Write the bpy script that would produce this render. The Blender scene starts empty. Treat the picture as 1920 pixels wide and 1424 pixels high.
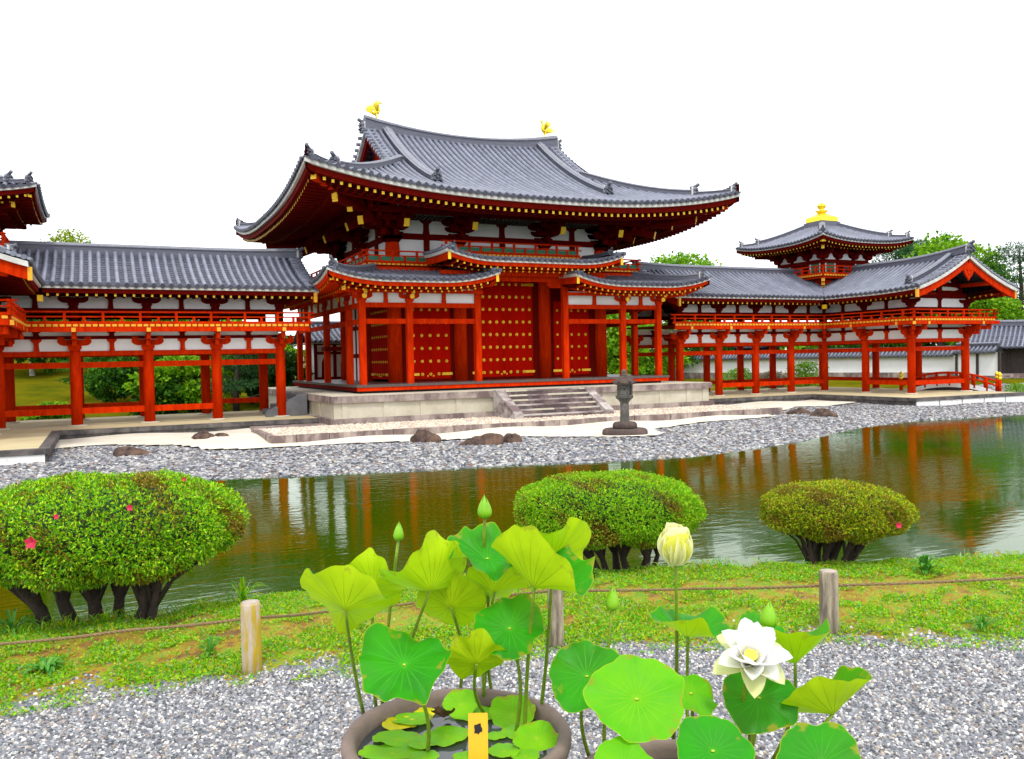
import bpy, math, random
import numpy as np
from math import sin, cos, pi, radians, sqrt, atan2, exp
from mathutils import Vector, Matrix

# ------------------------------------------------------------------ camera, sky, sun, exposure
SC = bpy.context.scene
COL = SC.collection
CAM = Vector((-9.41826, -33.22908, 0.93317))
YAW, PITCH, ROLL, FPX = 0.44849, -0.02469, -0.02012, 1601.58
_f = Vector((sin(YAW)*cos(PITCH), cos(YAW)*cos(PITCH), sin(PITCH)))
_r0 = Vector((cos(YAW), -sin(YAW), 0)); _u0 = _r0.cross(_f)
_r = _r0*cos(ROLL) + _u0*sin(ROLL); _u = -_r0*sin(ROLL) + _u0*cos(ROLL)
cd = bpy.data.cameras.new('camera'); cam = bpy.data.objects.new('camera', cd); COL.objects.link(cam)
cam.matrix_world = Matrix(((_r.x, _u.x, -_f.x, CAM.x), (_r.y, _u.y, -_f.y, CAM.y), (_r.z, _u.z, -_f.z, CAM.z), (0, 0, 0, 1)))
cd.sensor_fit = 'HORIZONTAL'; cd.sensor_width = 36; cd.lens = FPX/1920*36
cd.clip_start = 0.05; cd.clip_end = 3000
SC.camera = cam
SUN_EL, SUN_AZ = 58, 200          # high sun behind thin cloud, from behind the camera's left shoulder
w = bpy.data.worlds.new('World'); SC.world = w; w.use_nodes = True
nt = w.node_tree; bg = nt.nodes['Background']
sky = nt.nodes.new('ShaderNodeTexSky'); sky.sky_type = 'NISHITA'; sky.sun_disc = False
sky.sun_elevation = radians(SUN_EL); sky.sun_rotation = radians(SUN_AZ)
mx = nt.nodes.new('ShaderNodeMix'); mx.data_type = 'RGBA'; mx.inputs[0].default_value = 0.86
cl = nt.nodes.new('ShaderNodeTexNoise'); cl.inputs['Scale'].default_value = 1.6; cl.inputs['Detail'].default_value = 4
tc = nt.nodes.new('ShaderNodeTexCoord'); nt.links.new(tc.outputs['Generated'], cl.inputs['Vector'])
rp = nt.nodes.new('ShaderNodeValToRGB'); rp.color_ramp.elements[0].color = (10.2, 10.4, 10.9, 1); rp.color_ramp.elements[1].color = (12.5, 12.5, 12.6, 1)
nt.links.new(cl.outputs['Fac'], rp.inputs[0]); nt.links.new(sky.outputs[0], mx.inputs[6]); nt.links.new(rp.outputs[0], mx.inputs[7])
nt.links.new(mx.outputs[2], bg.inputs['Color']); bg.inputs['Strength'].default_value = 0.12
sd = bpy.data.lights.new('sun', 'SUN'); sd.energy = 1.5; sd.angle = radians(10); sd.color = (1, .95, .88)
so = bpy.data.objects.new('sun', sd); COL.objects.link(so)
so.rotation_euler = (radians(90-SUN_EL), 0, radians(180-SUN_AZ) + pi)
so.rotation_euler = Vector((-sin(radians(SUN_AZ))*cos(radians(SUN_EL)), -cos(radians(SUN_AZ))*cos(radians(SUN_EL)), -sin(radians(SUN_EL)))).to_track_quat('-Z', 'Y').to_euler()
so.location = (0, -10, 60)
SC.view_settings.view_transform = 'Standard'; SC.view_settings.look = 'None'
SC.view_settings.exposure = 0.5; SC.view_settings.gamma = 1; SC.view_settings.use_curve_mapping = False
SC.render.engine = 'CYCLES'
SC.cycles.use_denoising = True
SC.cycles.max_bounces = 6; SC.cycles.diffuse_bounces = 2; SC.cycles.glossy_bounces = 3; SC.cycles.transmission_bounces = 3; SC.cycles.transparent_max_bounces = 6
SC.cycles.caustics_reflective = False; SC.cycles.caustics_refractive = False

def pick(px, py, depth):            # photo pixel + distance along the view -> point in the garden
    return CAM + (_f + _r*((px-960)/FPX) - _u*((py-712)/FPX))*depth
def pickz(px, py, z):
    d = _f + _r*((px-960)/FPX) - _u*((py-712)/FPX)
    return CAM + d*((z-CAM.z)/d.z)

# ------------------------------------------------------------------ materials
def ramp(n, stops):
    r = n.new('ShaderNodeValToRGB'); e = r.color_ramp.elements
    while len(e) > 1: e.remove(e[-1])
    e[0].position = stops[0][0]; e[0].color = (*stops[0][1], 1)
    for p, c in stops[1:]:
        k = e.new(p); k.color = (*c, 1)
    return r
def mat(name, c, c2=None, rough=.6, scale=3., bump=0., metal=0., detail=6, spec=.5, trans=0., stretch=(1, 1, 1), contrast=(.35, .68), bscale=None, island=0.):
    m = bpy.data.materials.new(name); m.use_nodes = True
    n, l = m.node_tree.nodes, m.node_tree.links
    b = n['Principled BSDF']; b.inputs['Roughness'].default_value = rough; b.inputs['Metallic'].default_value = metal
    b.inputs['Specular IOR Level'].default_value = spec
    t = n.new('ShaderNodeTexCoord'); mp = n.new('ShaderNodeMapping'); mp.inputs['Scale'].default_value = stretch
    l.new(t.outputs['Object'], mp.inputs[0])
    nz = n.new('ShaderNodeTexNoise'); nz.inputs['Scale'].default_value = scale; nz.inputs['Detail'].default_value = detail; nz.inputs['Roughness'].default_value = .65
    l.new(mp.outputs[0], nz.inputs['Vector'])
    c2 = c2 or tuple(x*.72 for x in c)
    r = ramp(n, [(contrast[0], c2), (contrast[1], c)]); l.new(nz.outputs['Fac'], r.inputs[0])
    out = r.outputs[0]
    if island:
        g = n.new('ShaderNodeNewGeometry'); mr = n.new('ShaderNodeMapRange')
        mr.inputs[3].default_value = 1-island; mr.inputs[4].default_value = 1+island
        l.new(g.outputs['Random Per Island'], mr.inputs[0])
        hs = n.new('ShaderNodeHueSaturation'); l.new(mr.outputs[0], hs.inputs['Value']); l.new(out, hs.inputs['Color'])
        mr2 = n.new('ShaderNodeMapRange'); mr2.inputs[3].default_value = .5-island*.06; mr2.inputs[4].default_value = .5+island*.06
        w_ = n.new('ShaderNodeTexWhiteNoise'); w_.noise_dimensions = '1D'; l.new(g.outputs['Random Per Island'], w_.inputs['W'])
        l.new(w_.outputs['Value'], mr2.inputs[0]); l.new(mr2.outputs[0], hs.inputs['Hue'])
        out = hs.outputs[0]
    l.new(out, b.inputs['Base Color'])
    if bump:
        n2 = n.new('ShaderNodeTexNoise'); n2.inputs['Scale'].default_value = bscale or scale*4; n2.inputs['Detail'].default_value = 5
        l.new(mp.outputs[0], n2.inputs['Vector'])
        bp = n.new('ShaderNodeBump'); bp.inputs['Strength'].default_value = bump; bp.inputs['Distance'].default_value = .02
        l.new(n2.outputs['Fac'], bp.inputs['Height']); l.new(bp.outputs[0], b.inputs['Normal'])
    if trans:
        tr = n.new('ShaderNodeBsdfTranslucent'); l.new(out, tr.inputs['Color'])
        ms = n.new('ShaderNodeMixShader'); ms.inputs[0].default_value = trans
        o = n['Material Output']; l.new(b.outputs[0], ms.inputs[1]); l.new(tr.outputs[0], ms.inputs[2]); l.new(ms.outputs[0], o.inputs[0])
    return m
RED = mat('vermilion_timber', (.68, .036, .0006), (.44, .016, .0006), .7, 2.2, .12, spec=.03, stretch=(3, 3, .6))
DRED = mat('shade_darkened_red_timber', (.15, .004, .0015), (.10, .003, .0015), .75, 2, .1, spec=.03, stretch=(2, 2, .5))  # same vermilion timber, darkened: the shade under the eaves is in the colour
DOOR = mat('crimson_lacquer_door', (.50, .0055, .0004), (.40, .004, .0004), .75, 1.4, .06, spec=.02, stretch=(1.5, 1.5, .5))
GOLD = mat('gilt_metal', (.95, .60, .02), (.85, .50, .015), .42, 8, metal=.25)
BGOLD = mat('bright_gilt', (1., .78, .05), (.95, .66, .02), .3, 8, metal=.45)
OCHRE = mat('ochre_end_grain', (.86, .44, .02), (.74, .34, .012), .6, 9)
WHITE = mat('white_plaster', (.90, .91, .92), (.82, .83, .85), .85, 1.2, .04)
BOARD = mat('white_eave_board', (.72, .71, .68), (.5, .49, .46), .8, 2.5, .05)
GREEN = mat('green_lattice', (.012, .17, .075), (.008, .12, .05), .6, 6)
TILE = mat('grey_roof_tile', (.21, .225, .285), (.13, .14, .185), .48, 2.2, .1, island=.14)
PAN = mat('shaded_pan_tile', (.085, .09, .13), (.05, .053, .075), .5, 3, .1, island=.3)  # darker than the rolls: shade between them, with grime, put into the colour
RIDGE = mat('ridge_tile', (.12, .125, .165), (.08, .083, .115), .5, 3, .12, stretch=(1, 1, 7))
CAPT = mat('ridge_cap_tile', (.22, .23, .27), (.15, .155, .19), .5, 5, .1)
ORN = mat('ornament_tile', (.13, .14, .17), (.07, .075, .10), .5, 14, .3)
SOF = mat('shade_darkened_soffit', (.065, .003, .002), (.045, .002, .002), .75, 2, .1, spec=.03, stretch=(.3, 4, 1))  # soffit red darkened further, painting in the deep eave shade
STONE = mat('pale_platform_stone', (.62, .58, .46), (.48, .44, .33), .85, 1.3, .3)
STAIN = mat('weathered_dark_stone', (.40, .33, .29), (.15, .105, .10), .85, 1.6, .4, contrast=(.42, .62), stretch=(1, 1, .45))
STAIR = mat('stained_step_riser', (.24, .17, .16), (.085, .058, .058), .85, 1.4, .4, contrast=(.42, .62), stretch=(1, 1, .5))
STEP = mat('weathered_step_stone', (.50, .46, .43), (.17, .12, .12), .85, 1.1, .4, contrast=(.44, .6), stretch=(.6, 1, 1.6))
PAVE = mat('tan_pavement', (.60, .52, .30), (.48, .40, .22), .85, .8, .08)
DSTONE = mat('dark_wet_stone', (.16, .14, .13), (.05, .045, .045), .8, 2.2, .5, contrast=(.4, .66))
GSTONE = mat('grey_timber_stair', (.13, .13, .145), (.09, .09, .10), .6, 3, .1)
WSTONE = mat('white_stone_facing', (.80, .80, .78), (.46, .45, .42), .85, 1.6, .15, contrast=(.30, .44))
LSTONE = mat('lantern_stone', (.13, .125, .105), (.055, .052, .046), .9, 7, .5)
BSTONE = mat('brown_base_stone', (.11, .075, .06), (.045, .030, .028), .9, 4, .5)
ROCK = mat('dark_brown_rock', (.15, .085, .055), (.035, .024, .022), .9, 3.2, .9, contrast=(.38, .64))
FLOOR = mat('dark_veranda_floor', (.10, .075, .07), (.065, .05, .05), .35, 2, .1, stretch=(6, .6, 1))
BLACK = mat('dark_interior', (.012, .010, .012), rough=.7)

# ------------------------------------------------------------------ mesh building
class MB:
    def __init__(s, mirror=None): s.v = []; s.f = []; s.m = []; s.s = []; s.mirror = mirror
    def add(s, vs, fs, m=0, smooth=False):
        o = len(s.v); s.v.extend([tuple(p) for p in vs])
        for f in fs:
            s.f.append(tuple(i+o for i in f)); s.m.append(m); s.s.append(smooth)
        return s
    def box(s, x0, y0, z0, x1, y1, z1, m=0):
        x0, x1 = min(x0, x1), max(x0, x1); y0, y1 = min(y0, y1), max(y0, y1); z0, z1 = min(z0, z1), max(z0, z1)
        return s.add([(x0, y0, z0), (x1, y0, z0), (x1, y1, z0), (x0, y1, z0), (x0, y0, z1), (x1, y0, z1), (x1, y1, z1), (x0, y1, z1)],
              [(3, 2, 1, 0), (4, 5, 6, 7), (0, 1, 5, 4), (1, 2, 6, 5), (2, 3, 7, 6), (3, 0, 4, 7)], m)
    def bar(s, p, q, w, h, m=0, m_end=None, off=0.):      # box along p->q, height h downwards from the line (off lifts it)
        p = Vector(p); q = Vector(q); t = (q-p).normalized()
        a = Vector((-t.y, t.x, 0)); a = a.normalized() if a.length > 1e-4 else Vector((1, 0, 0)); u = t.cross(a)
        if u.z < 0: u = -u
        if abs(u.z) < 1e-4 and abs(t.z) > .9: u = t.cross(a)
        c = []
        for e in (p, q):
            for sx, sz in ((-1, -1), (1, -1), (1, 1), (-1, 1)): c.append(e + a*(sx*w/2) + u*(sz*h/2+off))
        s.add(c, [(0, 1, 5, 4), (1, 2, 6, 5), (2, 3, 7, 6), (3, 0, 4, 7)], m)
        return s.add(c, [(3, 2, 1, 0), (4, 5, 6, 7)], m if m_end is None else m_end)
    def cyl(s, p, q, r0, r1=None, seg=12, m=0, m_end=None, cap=True, smooth=True):
        p = Vector(p); q = Vector(q); r1 = r0 if r1 is None else r1; t = (q-p).normalized()
        a = t.orthogonal().normalized(); b = t.cross(a)
        vs = [p + (a*cos(2*pi*i/seg) + b*sin(2*pi*i/seg))*r0 for i in range(seg)] + [q + (a*cos(2*pi*i/seg) + b*sin(2*pi*i/seg))*r1 for i in range(seg)]
        s.add(vs, [(i, (i+1) % seg, (i+1) % seg+seg, i+seg) for i in range(seg)], m, smooth)
        if cap:
            me = m if m_end is None else m_end
            s.add(vs[:seg], [tuple(range(seg))[::-1]], me); s.add(vs[seg:], [tuple(range(seg))], me)
        return s
    def tube(s, pts, rad, seg=8, m=0):
        pts = [Vector(p) for p in pts]; n = len(pts); rad = rad if hasattr(rad, '__len__') else [rad]*n
        vs = []; a = None
        for i, p in enumerate(pts):
            t = (pts[min(i+1, n-1)]-pts[max(i-1, 0)]).normalized()
            a = (a - t*a.dot(t)).normalized() if a is not None and (a - t*a.dot(t)).length > 1e-3 else t.orthogonal().normalized()
            b = t.cross(a)
            vs += [p + (a*cos(2*pi*k/seg)+b*sin(2*pi*k/seg))*rad[i] for k in range(seg)]
        s.add(vs, [(i*seg+k, i*seg+(k+1) % seg, (i+1)*seg+(k+1) % seg, (i+1)*seg+k) for i in range(n-1) for k in range(seg)], m, True)
        s.add(vs[:seg], [tuple(range(seg))[::-1]], m); return s.add(vs[-seg:], [tuple(range(seg))], m)
    def lathe(s, c, prof, seg=20, m=0, smooth=True, rot=0, poly=False):
        c = Vector(c); vs = []
        for r, z in prof: vs += [c + Vector((r*cos(2*pi*k/seg+rot), r*sin(2*pi*k/seg+rot), z)) for k in range(seg)]
        n = len(prof)
        s.add(vs, [(i*seg+k, i*seg+(k+1) % seg, (i+1)*seg+(k+1) % seg, (i+1)*seg+k) for i in range(n-1) for k in range(seg)], m, smooth)
        s.add(vs[:seg], [tuple(range(seg))[::-1]], m); return s.add(vs[-seg:], [tuple(range(seg))], m)
    def sweep(s, pts, sec, m=0, ms=None, closed=True, up=(0, 0, 1)):     # section (side, up) carried along pts
        pts = [Vector(p) for p in pts]; n = len(pts); k = len(sec); vs = []
        for i, p in enumerate(pts):
            t = (pts[min(i+1, n-1)]-pts[max(i-1, 0)]); t.z = 0; t.normalize()
            a = Vector((t.y, -t.x, 0)); w_ = Vector(up)
            vs += [p + a*x + w_*y for x, y in sec]
        kk = k if closed else k-1
        for j in range(kk):
            s.add([vs[i*k+q] for i in range(n) for q in (j, (j+1) % k)], [(2*i, 2*i+1, 2*i+3, 2*i+2) for i in range(n-1)], ms[j] if ms else m)
        if closed:
            s.add(vs[:k], [tuple(range(k))], m); s.add(vs[-k:], [tuple(range(k))[::-1]], m)
        return s
    def prism(s, poly, axis, c0, c1, m=0):               # polygon (u,z) extruded along x ('x') or y ('y')
        k = len(poly); P = (lambda u, z, c: (c, u, z)) if axis == 'x' else (lambda u, z, c: (u, c, z))
        a = [P(u, z, c0) for u, z in poly]; b = [P(u, z, c1) for u, z in poly]
        s.add(a+b, [(i, (i+1) % k, (i+1) % k+k, i+k) for i in range(k)], m)
        s.add(a, [tuple(range(k))[::-1]], m); return s.add(b, [tuple(range(k))], m)
    def build(s, name, mats, parent=None, loc=None, recalc=True):
        mats = mats if isinstance(mats, (list, tuple)) else [mats]
        V = [(2*s.mirror-x, y, z) for x, y, z in s.v] if s.mirror is not None else s.v
        loc = Vector(loc) if loc is not None else Vector((0, 0, 0))
        W = Vector(parent['_w']) if parent is not None else Vector((0, 0, 0))
        base = W + loc if parent is not None else loc
        me = bpy.data.meshes.new(name)
        F = [f[::-1] for f in s.f] if s.mirror is not None else s.f
        me.from_pydata([(x-base.x, y-base.y, z-base.z) for x, y, z in V], [], F)
        for mt in mats: me.materials.append(mt)
        me.polygons.foreach_set('material_index', s.m); me.polygons.foreach_set('use_smooth', s.s)
        if recalc:
            import bmesh
            b = bmesh.new(); b.from_mesh(me); bmesh.ops.remove_doubles(b, verts=b.verts, dist=1e-5)
            bmesh.ops.recalc_face_normals(b, faces=b.faces); b.to_mesh(me); b.free()
        me.update()
        o = bpy.data.objects.new(name, me); COL.objects.link(o); o.location = loc
        if parent is not None: o.parent = parent
        o['_w'] = tuple(base)
        return o
def tag(o, label=None, cat=None, group=None, kind=None):
    if label: o['label'] = label
    if cat: o['category'] = cat
    if group: o['group'] = group
    if kind: o['kind'] = kind
    return o
def thing(name, label, cat, loc=(0, 0, 0), group=None):
    o = bpy.data.objects.new(name, None); COL.objects.link(o); o.location = loc; o['_w'] = tuple(loc)
    o.empty_display_size = .2
    return tag(o, label, cat, group)
def raw_mesh(name, verts, faces, mats, parent=None, loc=(0, 0, 0), smooth=False, midx=None):   # numpy arrays, all faces of one size
    me = bpy.data.meshes.new(name); nv, nf, k = len(verts), len(faces), faces.shape[1]
    loc = np.array(loc, float)
    base = loc + (np.array(parent['_w']) if parent is not None else 0)
    me.vertices.add(nv); me.vertices.foreach_set('co', (verts-base).astype(np.float32).ravel())
    me.loops.add(nf*k); me.loops.foreach_set('vertex_index', faces.astype(np.int32).ravel())
    me.polygons.add(nf); me.polygons.foreach_set('loop_start', np.arange(0, nf*k, k, dtype=np.int32))
    try: me.polygons.foreach_set('loop_total', np.full(nf, k, dtype=np.int32))
    except Exception: pass
    for mt in (mats if isinstance(mats, (list, tuple)) else [mats]): me.materials.append(mt)
    if midx is not None: me.polygons.foreach_set('material_index', midx.astype(np.int32))
    me.polygons.foreach_set('use_smooth', np.full(nf, smooth, dtype=bool))
    me.update(calc_edges=True); me.validate()
    o = bpy.data.objects.new(name, me); COL.objects.link(o); o.location = tuple(loc)
    if parent is not None: o.parent = parent
    o['_w'] = tuple(base)
    return o
def copy_tree(o, parent=None):
    c = o.copy(); COL.objects.link(c)
    if parent is not None: c.parent = parent
    for ch in list(o.children): copy_tree(ch, c)
    return c
RNG = np.random.default_rng(7); random.seed(7)
# ------------------------------------------------------------------ roof kit
def zprof(d, D, H, k=.45): s = d/D; return H*((1-k)*s + k*s*s)
def tiled(mb, P, a0, a1, dmax, dmin=lambda a: 0., sp=.30, r=.08, row=.24, nseg=10, endcap=True):
    """Cover-tile rolls and lapped pan tiles on the surface P(a, d); material 0 = rolls, 1 = pans."""
    n = max(2, int(round((a1-a0)/sp))); sp = (a1-a0)/n
    for i in range(n):                                     # pans between rolls, lapped rows
        l_, r_ = a0+i*sp, a0+(i+1)*sp
        hi = max(dmax(l_), dmax(r_)); lo = min(dmin(l_), dmin(r_))
        if hi-lo < .05: continue
        nr = max(1, int((hi-lo)/row)); vs = []; fs = []
        for j in range(nr):
            d0 = lo+(hi-lo)*j/nr; d1 = lo+(hi-lo)*(j+1)/nr
            cl_ = lambda a, d: P(a, min(max(d, dmin(a)), dmax(a)))
            a, b, c, e = Vector(cl_(l_, d0)), Vector(cl_(r_, d0)), Vector(cl_(r_, d1)), Vector(cl_(l_, d1))
            m0 = (a+b)/2 - Vector((0, 0, .035)); m1 = (c+e)/2 - Vector((0, 0, .035))
            up = Vector((0, 0, .03)); o = len(vs)
            vs += [a+up, m0+up, b+up, c, m1, e, a-Vector((0, 0, .03)), m0-Vector((0, 0, .03)), b-Vector((0, 0, .03))]
            fs += [(o, o+1, o+4, o+5), (o+1, o+2, o+3, o+4), (o+6, o+7, o+1, o), (o+7, o+8, o+2, o+1)]
        mb.add(vs, fs, 1)
    for i in range(n+1):
        a = a0+i*sp; lo, hi = dmin(a), dmax(a)
        if hi-lo < .12: continue
        ns = max(2, min(nseg, int((hi-lo)/.35)))
        pts = [Vector(P(a, lo-.04+(hi-lo+.04)*j/ns)) for j in range(ns+1)]
        side = (Vector(P(a+.01, lo+.1))-Vector(P(a-.01, lo+.1))).normalized()
        vs = []; K = 6
        for j, p in enumerate(pts):
            t = (pts[min(j+1, ns)]-pts[max(j-1, 0)]).normalized(); u = side.cross(t).normalized()
            if u.z < 0: u = -u
            vs += [p + side*(cos(pi*q/K)*r) + u*(sin(pi*q/K)*r*1.15+.01) for q in range(K+1)]
        mb.add(vs, [(j*(K+1)+q, j*(K+1)+q+1, (j+1)*(K+1)+q+1, (j+1)*(K+1)+q) for j in range(ns) for q in range(K)], 0, True)
        if endcap and lo < .02:
            t = (pts[0]-pts[1]).normalized()
            mb.cyl(pts[0]-t*.02, pts[0]+t*.05, r*1.1, seg=10, m=1)
RSEC = lambda w, h: [(-w/2, 0), (-w/2, h*.66), (-w*.62, h*.68), (-w*.62, h*.76), (-w*.36, h*.80), (-w*.26, h*.95), (0, h), (w*.26, h*.95), (w*.36, h*.80), (w*.62, h*.76), (w*.62, h*.68), (w/2, h*.66), (w/2, 0)]
RMS = [0, 1, 1, 1, 1, 1, 1, 1, 1, 1, 1, 0, 0]
def ridge(pts, w, h, name, parent, mirror=None, sec=None):
    mb = MB(mirror); mb.sweep(pts, RSEC(w, h), 0, RMS); return mb.build(name, [RIDGE, CAPT], parent)
def ornament(p, dirv, s, parent, mirror=None, name='demon_tile', up=0.):
    """Ridge-end tile: horned face plate, scroll shoulders, an upturned tube above, a white mortar band behind."""
    s *= .88; d = Vector(dirv).normalized(); a = Vector((d.y, -d.x, 0)).normalized(); p = Vector(p); z = Vector((0, 0, 1)); mb = MB(mirror)
    P = lambda x, f, h: p + a*(x*s) + d*(f*s) + z*(h*s*.88+up)
    poly = [(-.55, -.05), (-.62, .2), (-.45, .42), (-.5, .7), (-.34, .95), (-.12, 1.08), (.12, 1.08), (.34, .95), (.5, .7), (.45, .42), (.62, .2), (.55, -.05), (.2, .08), (-.2, .08)]
    A = [P(x, .05, h) for x, h in poly]; B = [P(x*.9, .32, h*.95) for x, h in poly]; k = len(poly)
    mb.add(A+B, [(i, (i+1) % k, (i+1) % k+k, i+k) for i in range(k)], 0); mb.add(A, [tuple(range(k))[::-1]], 0); mb.add(B, [tuple(range(k))], 0)
    for x, h, r in ((-.25, .62, .13), (.25, .62, .13), (0, .42, .17), (-.3, .2, .15), (.3, .2, .15), (0, .78, .12)):
        c = P(x, .34, h); mb.cyl(c-d*.02*s, c+d*.16*s, r*s, r*s*.5, 8, 0)
    mb.tube([P(0, -.35, .92), P(0, .1, 1.02), P(0, .42, 1.18), P(0, .58, 1.34)], [.17*s, .18*s, .17*s, .18*s], 10, 0)
    c = [P(-.42, -.16, 0), P(.42, -.16, 0), P(.42, .04, 0), P(-.42, .04, 0), P(-.38, -.16, 1.02), P(.38, -.16, 1.02), P(.38, .04, 1.02), P(-.38, .04, 1.02)]
    mb.add(c, [(3, 2, 1, 0), (4, 5, 6, 7), (0, 1, 5, 4), (1, 2, 6, 5), (2, 3, 7, 6), (3, 0, 4, 7)], 1)
    return mb.build(name, [ORN, BOARD], parent)
def eave(parent, E, a0, a1, mirror=None, n=40, rafters=2, sp=.31, s=1., depth=4., hip=None, skip_soffit=False, cut=None, dark=False, drop=-.02):
    """White edge board, red fascia, soffit and gilt-ended rafters under an eave. E(a, d, dz) -> point."""
    aa = [a0+(a1-a0)*i/n for i in range(n+1)]
    hip = hip or (lambda a: 99.)
    def strip(sec, nm, mt):
        mb = MB(mirror); vs = []
        for a in aa: vs += [Vector(E(a, min(d, max(.02, hip(a)+d)) if hip(a) < .5 else d, dz)) for d, dz in sec]
        k = len(sec)
        for j in range(k):
            mb.add([vs[i*k+q] for i in range(n+1) for q in (j, (j+1) % k)], [(2*i, 2*i+1, 2*i+3, 2*i+2) for i in range(n)], 0)
        mb.add(vs[:k], [tuple(range(k))], 0); mb.add(vs[-k:], [tuple(range(k))[::-1]], 0)
        return mb.build(nm, mt, parent)
    strip([(.03*s, -.02), (.03*s, -.20*s), (.19*s, -.20*s), (.19*s, -.02)], 'eave_board', BOARD)
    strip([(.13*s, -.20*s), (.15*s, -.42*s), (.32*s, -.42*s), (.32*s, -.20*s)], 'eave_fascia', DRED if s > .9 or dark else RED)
    R = MB(mirror); d1 = 1.30*s if rafters == 2 else depth
    if not skip_soffit:
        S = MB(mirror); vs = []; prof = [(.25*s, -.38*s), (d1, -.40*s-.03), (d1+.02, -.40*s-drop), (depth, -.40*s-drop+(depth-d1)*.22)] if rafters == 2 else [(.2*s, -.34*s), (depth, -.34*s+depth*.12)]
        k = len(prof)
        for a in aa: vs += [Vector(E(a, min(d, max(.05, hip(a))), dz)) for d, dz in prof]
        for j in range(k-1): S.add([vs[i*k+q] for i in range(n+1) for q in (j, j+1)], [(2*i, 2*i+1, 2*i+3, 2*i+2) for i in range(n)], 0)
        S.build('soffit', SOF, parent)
    m = int((a1-a0)/sp)
    for i in range(m):
        a = a0+(i+.5)*(a1-a0)/m; h = hip(a)
        if cut and cut(a): continue
        if h > .55*s: R.bar(E(a, .30*s, -.50*s), E(a, min(d1, h), -.46*s), .105*s, .12*s, 0, 1)
        if rafters == 2 and h > d1: R.cyl(E(a, d1-.12*s, -.46*s-drop), E(a, min(depth, h), -.46*s-drop+(min(depth, h)-d1)*.22), .062*s, seg=8, m=0, m_end=1)
    R.build('rafter_row', [DRED if s > .9 or dark else RED, GOLD if s > .6 else OCHRE], parent)
    if rafters == 2:
        strip([(d1-.06*s, -.40*s-.005), (d1-.06*s, -.53*s), (d1+.10*s, -.53*s), (d1+.10*s, -.40*s-.005)], 'rafter_beam', DRED)
# ------------------------------------------------------------------ timber kit
def arm(mb, c, L, h, t, axis, m=0, tip=None):             # boat-shaped bracket arm
    x, y, z = c; q = min(.16, L*.2)
    pl = [(-L/2, h), (-L/2, h*.55), (-L/2+q*.45, h*.2), (-L/2+q*1.2, 0), (L/2-q*1.2, 0), (L/2-q*.45, h*.2), (L/2, h*.55), (L/2, h)]
    if axis == 'x': mb.prism([(x+u, z+v) for u, v in pl], 'y', y-t/2, y+t/2, m)
    else: mb.prism([(y+u, z+v) for u, v in pl], 'x', x-t/2, x+t/2, m)
def block(mb, c, w, h, m=0):                               # bearing block, tapered foot
    x, y, z = c; a, b = w*.34, w*.5
    vs = [(x+i*a, y+j*a, z) for i, j in ((-1, -1), (1, -1), (1, 1), (-1, 1))] + [(x+i*b, y+j*b, z+h*.45) for i, j in ((-1, -1), (1, -1), (1, 1), (-1, 1))] + [(x+i*b, y+j*b, z+h) for i, j in ((-1, -1), (1, -1), (1, 1), (-1, 1))]
    mb.add(vs, [(3, 2, 1, 0), (8, 9, 10, 11)] + [(4*r+i, 4*r+(i+1) % 4, 4*r+4+(i+1) % 4, 4*r+4+i) for r in (0, 1) for i in range(4)], m)
def simple_bracket(parent, x, y, z, axis, L=1.05, mirror=None, mt=None, s=1., out=None, nm='bracket'):
    mb = MB(mirror); block(mb, (x, y, z), .40*s, .22*s)
    arm(mb, (x, y, z+.20*s), L, .20*s, .17*s, axis)
    for k in (-1, 0, 1):
        c = (x+k*L*.4, y, z+.39*s) if axis == 'x' else (x, y+k*L*.4, z+.39*s)
        block(mb, c, .22*s, .13*s)
    if out is not None: out(mb)
    return mb.build(nm, [mt or RED, GOLD], parent)
def panel(parent, p, q, z0, z1, t=.06, mirror=None, mt=None, nm='plaster_panel'):
    mb = MB(mirror)
    if abs(p[0]-q[0]) > abs(p[1]-q[1]): mb.box(p[0], p[1]-t/2, z0, q[0], p[1]+t/2, z1)
    else: mb.box(p[0]-t/2, p[1], z0, p[0]+t/2, q[1], z1)
    return mb.build(nm, mt or WHITE, parent)
def beam(parent, p, q, z0, z1, t=.18, mirror=None, mt=None, nm='beam'):
    return panel(parent, p, q, z0, z1, t, mirror, mt or RED, nm)
def strut(parent, x, y, z0, z1, axis, mirror=None, mt=None, w=.16):
    mb = MB(mirror); pl = [(-w*.62, z0), (w*.62, z0), (w*.5, z0+(z1-z0)*.3), (w*.5, z1-.14), (w*1.1, z1-.05), (w*1.1, z1), (-w*1.1, z1), (-w*1.1, z1-.05), (-w*.5, z1-.14), (-w*.5, z0+(z1-z0)*.3)]
    if axis == 'x': mb.prism([(x+u, v) for u, v in pl], 'y', y-.07, y+.07)
    else: mb.prism([(y+u, v) for u, v in pl], 'x', x-.07, x+.07)
    return mb.build('strut', mt or RED, parent)
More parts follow.
